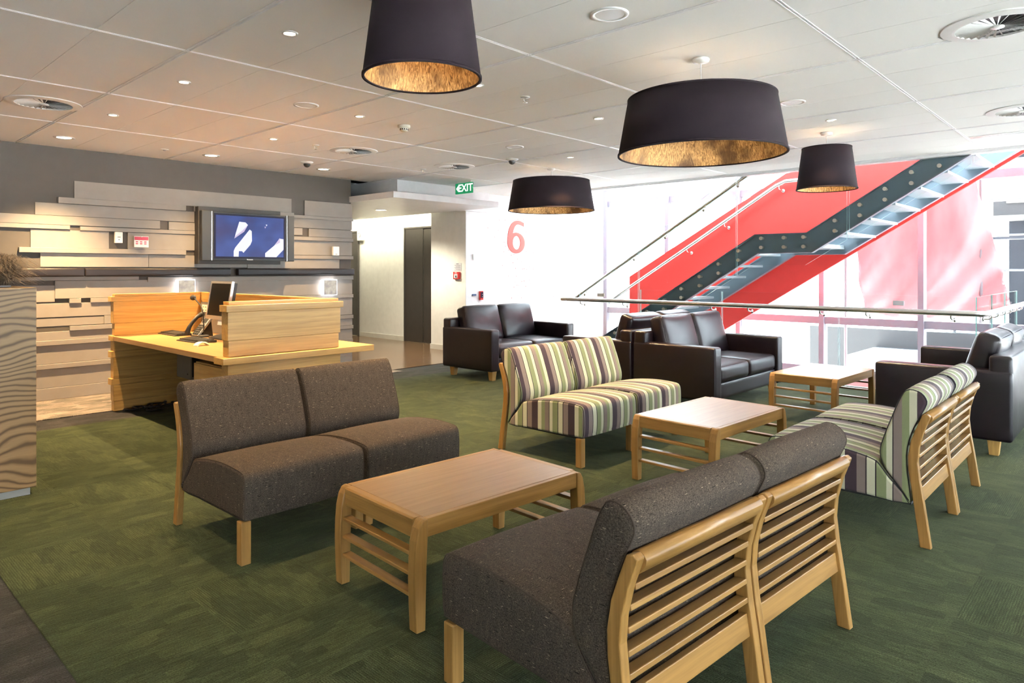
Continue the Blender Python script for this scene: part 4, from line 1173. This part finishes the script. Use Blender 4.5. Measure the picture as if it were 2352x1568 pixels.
sp([(.455, .21), (.40, .38), (.26, .555), (.27, .50), (.37, .36)], 'reflection_lilac', -.0898)
sp([(.48, .32), (.51, .36), (.515, .60), (.49, .70), (.39, .90), (.37, .86), (.325, .86), (.32, 1.0), (.25, 1.0), (.25, .86), (.27, .78)], 'reflection_white')
sp([(.93, .52), (.995, .53), (.995, .80), (.88, 1.0), (.71, 1.0), (.71, .90), (.85, .70)], 'reflection_white')
sp([(.935, .50), (.94, .62), (.86, .69)], 'reflection_lilac', -.0898)
sp([(.72, .175), (.745, .18), (.73, .225)], 'reflection_white'); sp([(.70, .23), (.725, .235), (.71, .28)], 'reflection_lilac')
link('lettering', text_mesh('tv_lettering', 'Panasonic', .021, 'exit_white', .0004), tv, (4.147 + TX, -.0868, 1.534 + TZ), (PI / 2, 0, 0))

def light_picture(x0, x1, z0, z1, label):
    t = thing('light_box_picture', label, 'picture', ((x0 + x1) / 2, 8.57, (z0 + z1) / 2), 0, 'glowing wall pictures')
    w, h = (x1 - x0) / 2, (z1 - z0) / 2
    MB().box(-w, w, -.005, .055, -h, h).build('glowing_block', 'halo_glow', t, bevel=.004)
    MB().box(-w + .012, w - .006, -.008, -.005, -h + .006, h - .008).build('print', 'picture_print', t)
light_picture(3.283, 3.495, 1.06, 1.284, 'small glowing square picture on the wall left of the monitor')
light_picture(5.27, 5.50, 1.04, 1.264, 'small glowing square picture at the right end of feature wall')
t = thing('access_reader', 'white plastic wall reader with slot left of television', 'wall panel', (2.66, 8.635, 1.772))
MB().box(-.04, .04, -.018, .025, -.064, .064).build('case', 'white_gloss', t, bevel=.006)
MB().box(-.016, .016, -.021, -.017, .002, .008).build('slot', 'black', t); MB().box(-.006, .006, -.021, -.017, -.03, -.02).build('indicator', 'blue_plate', t)
t = thing('wall_calendar', 'small white and pink calendar sheet on the feature wall', 'calendar', (2.891, 8.60, 1.73))
MB().box(-.078, .078, -.004, .004, -.064, .064).build('sheet', 'paper', t)
MB().box(-.075, .075, -.0048, -.004, .018, .058).build('header', 'paper_pink', t)
q = MB()
for r in range(2):
    for c in range(3): q.box(-.062 + c * .045, -.035 + c * .045, -.0046, -.004, -.03 + r * .022, -.018 + r * .022)
q.build('print_blocks', 'paper_pink', t)
MB().sphere((0, -.006, .058), .007, 10, 8).build('pin', 'white_gloss', t)
t = thing('wall_sensor', 'plain white sensor box near the right end of feature wall', 'wall panel', (5.505, 8.63, 1.674))
MB().box(-.05, .05, -.035, .01, -.065, .065).build('case', 'white_gloss', t, bevel=.005)
MB().box(-.015, .015, -.037, -.034, -.05, -.04).build('vent', 'grey_plastic', t)

# ------------------------------------------------------------------ tall cabinet with dried grass
cbn = thing('veneered_cabinet', 'tall cabinet in wavy grained veneer at the left edge', 'cabinet', (.2, 5.4, 0))
MB().box(-1.1, .905, -.30, .25, .045, 1.291).build('body', 'veneer', cbn, bevel=.003)
MB().box(-1.07, .875, -.285, .22, 0, .046).build('plinth', 'silver', cbn)
gr = thing('grass_planter', 'dry brown ornamental grass in a low trough on cabinet', 'plant', (.94, 5.30, 1.2915))
MB().box(-.55, .05, -.12, .12, 0, .014).build('trough', 'box_grey', gr, bevel=.004)
random.seed(11); g = MB()
for k in range(7000):
    bx, by = random.uniform(-.40, .05), random.uniform(-.10, .10)
    an = random.uniform(0, 2 * PI); sp_ = random.uniform(.04, .24); hh = random.uniform(.05, .21)
    dx, dy = math.cos(an) * sp_, math.sin(an) * sp_ * .7
    pts = []
    for u in (0, .35, .7, 1.0):
        pts.append(Vector((bx + dx * u ** 1.5 + .01 * math.sin(9 * u + k), by + dy * u ** 1.5, max(.004, .012 + hh * math.sin(u * 2.1) - max(0, u - .6) * sp_ * .55))))
    w = .0013
    for a_, b_ in zip(pts[:-1], pts[1:]):
        sd_ = Vector((-math.sin(an), math.cos(an), .3)) * w
        g.add([a_ - sd_, a_ + sd_, b_ + sd_ * .7, b_ - sd_ * .7], [(0, 1, 2, 3)])
g.build('grass', 'dry_grass', gr, recalc=False)['kind'] = 'stuff'

# ------------------------------------------------------------------ fittings on the far walls
t = thing('lift_indicator', 'cream lift indicator box high on the lobby wall', 'wall panel', (8.43, 12.2, 2.13))
MB().box(-.06, .01, -.085, .085, -.11, .11).build('case', 'cream_plastic', t, bevel=.008)
MB().tube([(-.062, .045 * math.cos(2 * PI * k / 20), .045 * math.sin(2 * PI * k / 20) + .01) for k in range(20)], .008, 8, closed=True).build('ring', 'grey_plastic', t)
t = thing('notice_sheet', 'pale printed notice sheet on the cream pier', 'sign', (7.946, 8.672, 1.452))
MB().box(-.003, .004, -.094, .094, -.068, .068).build('sheet', 'paper', t)
q = MB()
for k in range(7): q.box(-.0038, -.003, -.078, .078 - .02 * (k % 3), .028 - k * .014, .033 - k * .014)
q.box(-.0038, -.003, -.03, .03, .048, .058); q.build('print_lines', 'ink', t)
t = thing('fire_call_point', 'red fire alarm call point on the cream pier', 'alarm', (7.935, 8.672, 1.307))
MB().box(-.03, .015, -.072, .072, -.063, .063).build('case', 'red', t, bevel=.006)
MB().box(-.034, -.029, -.042, .042, -.045, .025).build('glass_plate', 'paper', t); MB().box(-.036, -.033, -.02, .01, -.035, .0).build('button', 'charcoal_plastic', t)
link('lettering', text_mesh('fire_lettering', 'FIRE', .034, 'paper', .0006), t, (-.0315, 0, .044), (PI / 2, 0, -PI / 2))
t = thing('thermostat', 'white wall controller at the left of the white wall', 'wall panel', (8.153, 8.462, 1.625))
MB().box(-.05, .05, -.02, .008, -.05, .05).build('case', 'white_gloss', t, bevel=.006); MB().box(-.0, .028, -.022, -.019, -.012, .02).build('display', 'paper', t)
tag(MB().box(8.09, 8.184, 8.455, 8.47, .957, .99).build('wall_plate', 'blue_plate', bevel=.003), 'small dark blue wall plate behind the leather sofa', 'wall panel')
t = thing('alarm_panel', 'small red and navy panel behind the leather sofa', 'alarm', (8.294, 8.46, .96))
MB().box(-.036, .036, -.03, .01, -.075, .075).build('case', 'red', t, bevel=.004); MB().box(-.032, .032, -.033, -.029, -.04, .06).build('front', 'navy', t)
for z in (.02, -.02): MB().sphere((.004, -.034, z), .007, 10, 8).build('button', 'white_gloss', t)
def six(h):
    # a round bowl and a stem that swings up and over to the right; u,v in units of the drawn figure
    U = lambda x, y: ((x - 1024) / 513 * h * 1.56, (428 - y) / 513 * h)
    q = MB(); N = 40
    ring = []
    for k in range(N):
        t = 2 * PI * k / N
        ring.append((U(1025 + 127 * math.cos(t), 523 - 163 * math.sin(t)), U(1028 + 56 * math.cos(t), 519 - 107 * math.sin(t))))
    outer = [r[0] for r in ring]; inner = [r[1] for r in ring]
    vs = [(x, -.004, z) for x, z in outer] + [(x, -.004, z) for x, z in inner] + [(x, .004, z) for x, z in outer] + [(x, .004, z) for x, z in inner]
    fs = []
    for k in range(N):
        j = (k + 1) % N
        fs += [(k, N + k, N + j, j), (2 * N + k, 2 * N + j, 3 * N + j, 3 * N + k), (k, j, 2 * N + j, 2 * N + k), (N + k, 3 * N + k, 3 * N + j, N + j)]
    q.add(vs, fs)
    lo = catmull([(898, 540), (900, 440), (915, 330), (948, 240), (990, 190), (1040, 172), (1090, 178), (1140, 205)], 4, False)
    ri = catmull([(972, 540), (970, 470), (972, 395), (985, 320), (1008, 262), (1035, 236), (1080, 236), (1138, 262)], 4, False)
    L = len(lo)
    A = [U(*p) for p in lo]; B = [U(*p) for p in ri]
    vs = [(x, -.0045, z) for x, z in A] + [(x, -.0045, z) for x, z in B] + [(x, .004, z) for x, z in A] + [(x, .004, z) for x, z in B]
    fs = []
    for k in range(L - 1):
        fs += [(k, k + 1, L + k + 1, L + k), (2 * L + k, 3 * L + k, 3 * L + k + 1, 2 * L + k + 1), (k, 2 * L + k, 2 * L + k + 1, k + 1), (L + k, L + k + 1, 3 * L + k + 1, 3 * L + k)]
    fs += [(L - 1, 3 * L - 1, 4 * L - 1, 2 * L - 1)]
    q.add(vs, fs)
    return q.mesh('floor_number', 'red_light')
sx6 = six(.60)
o = link('floor_number', sx6, None, (9.205, 8.463, 2.006)); tag(o, 'large red floor number 6 on the white wall', 'number')
random.seed(5); q = MB()
for k in range(95):
    u = random.random(); z = 2.35 - 1.5 * u; x = 9.2 + .55 * u * u + random.gauss(0, .34)
    if abs(x - 9.2) < .2 and 1.75 < z < 2.3: continue
    r = random.uniform(.006, .011); an = random.uniform(0, PI)
    q.add([(x + r * 1.6 * math.cos(an), 8.4685, z + r * 1.6 * math.sin(an)), (x - r * math.sin(an), 8.4685, z + r * math.cos(an)), (x - r * math.cos(an), 8.4685, z - r * math.sin(an)), (x + r * math.sin(an), 8.4685, z - r * math.cos(an))], [(0, 1, 2, 3)])
o = q.build('wall_speckles', 'red_light', recalc=False); tag(o, 'scatter of tiny red flecks on the white wall around number', 'decal', kind='stuff')
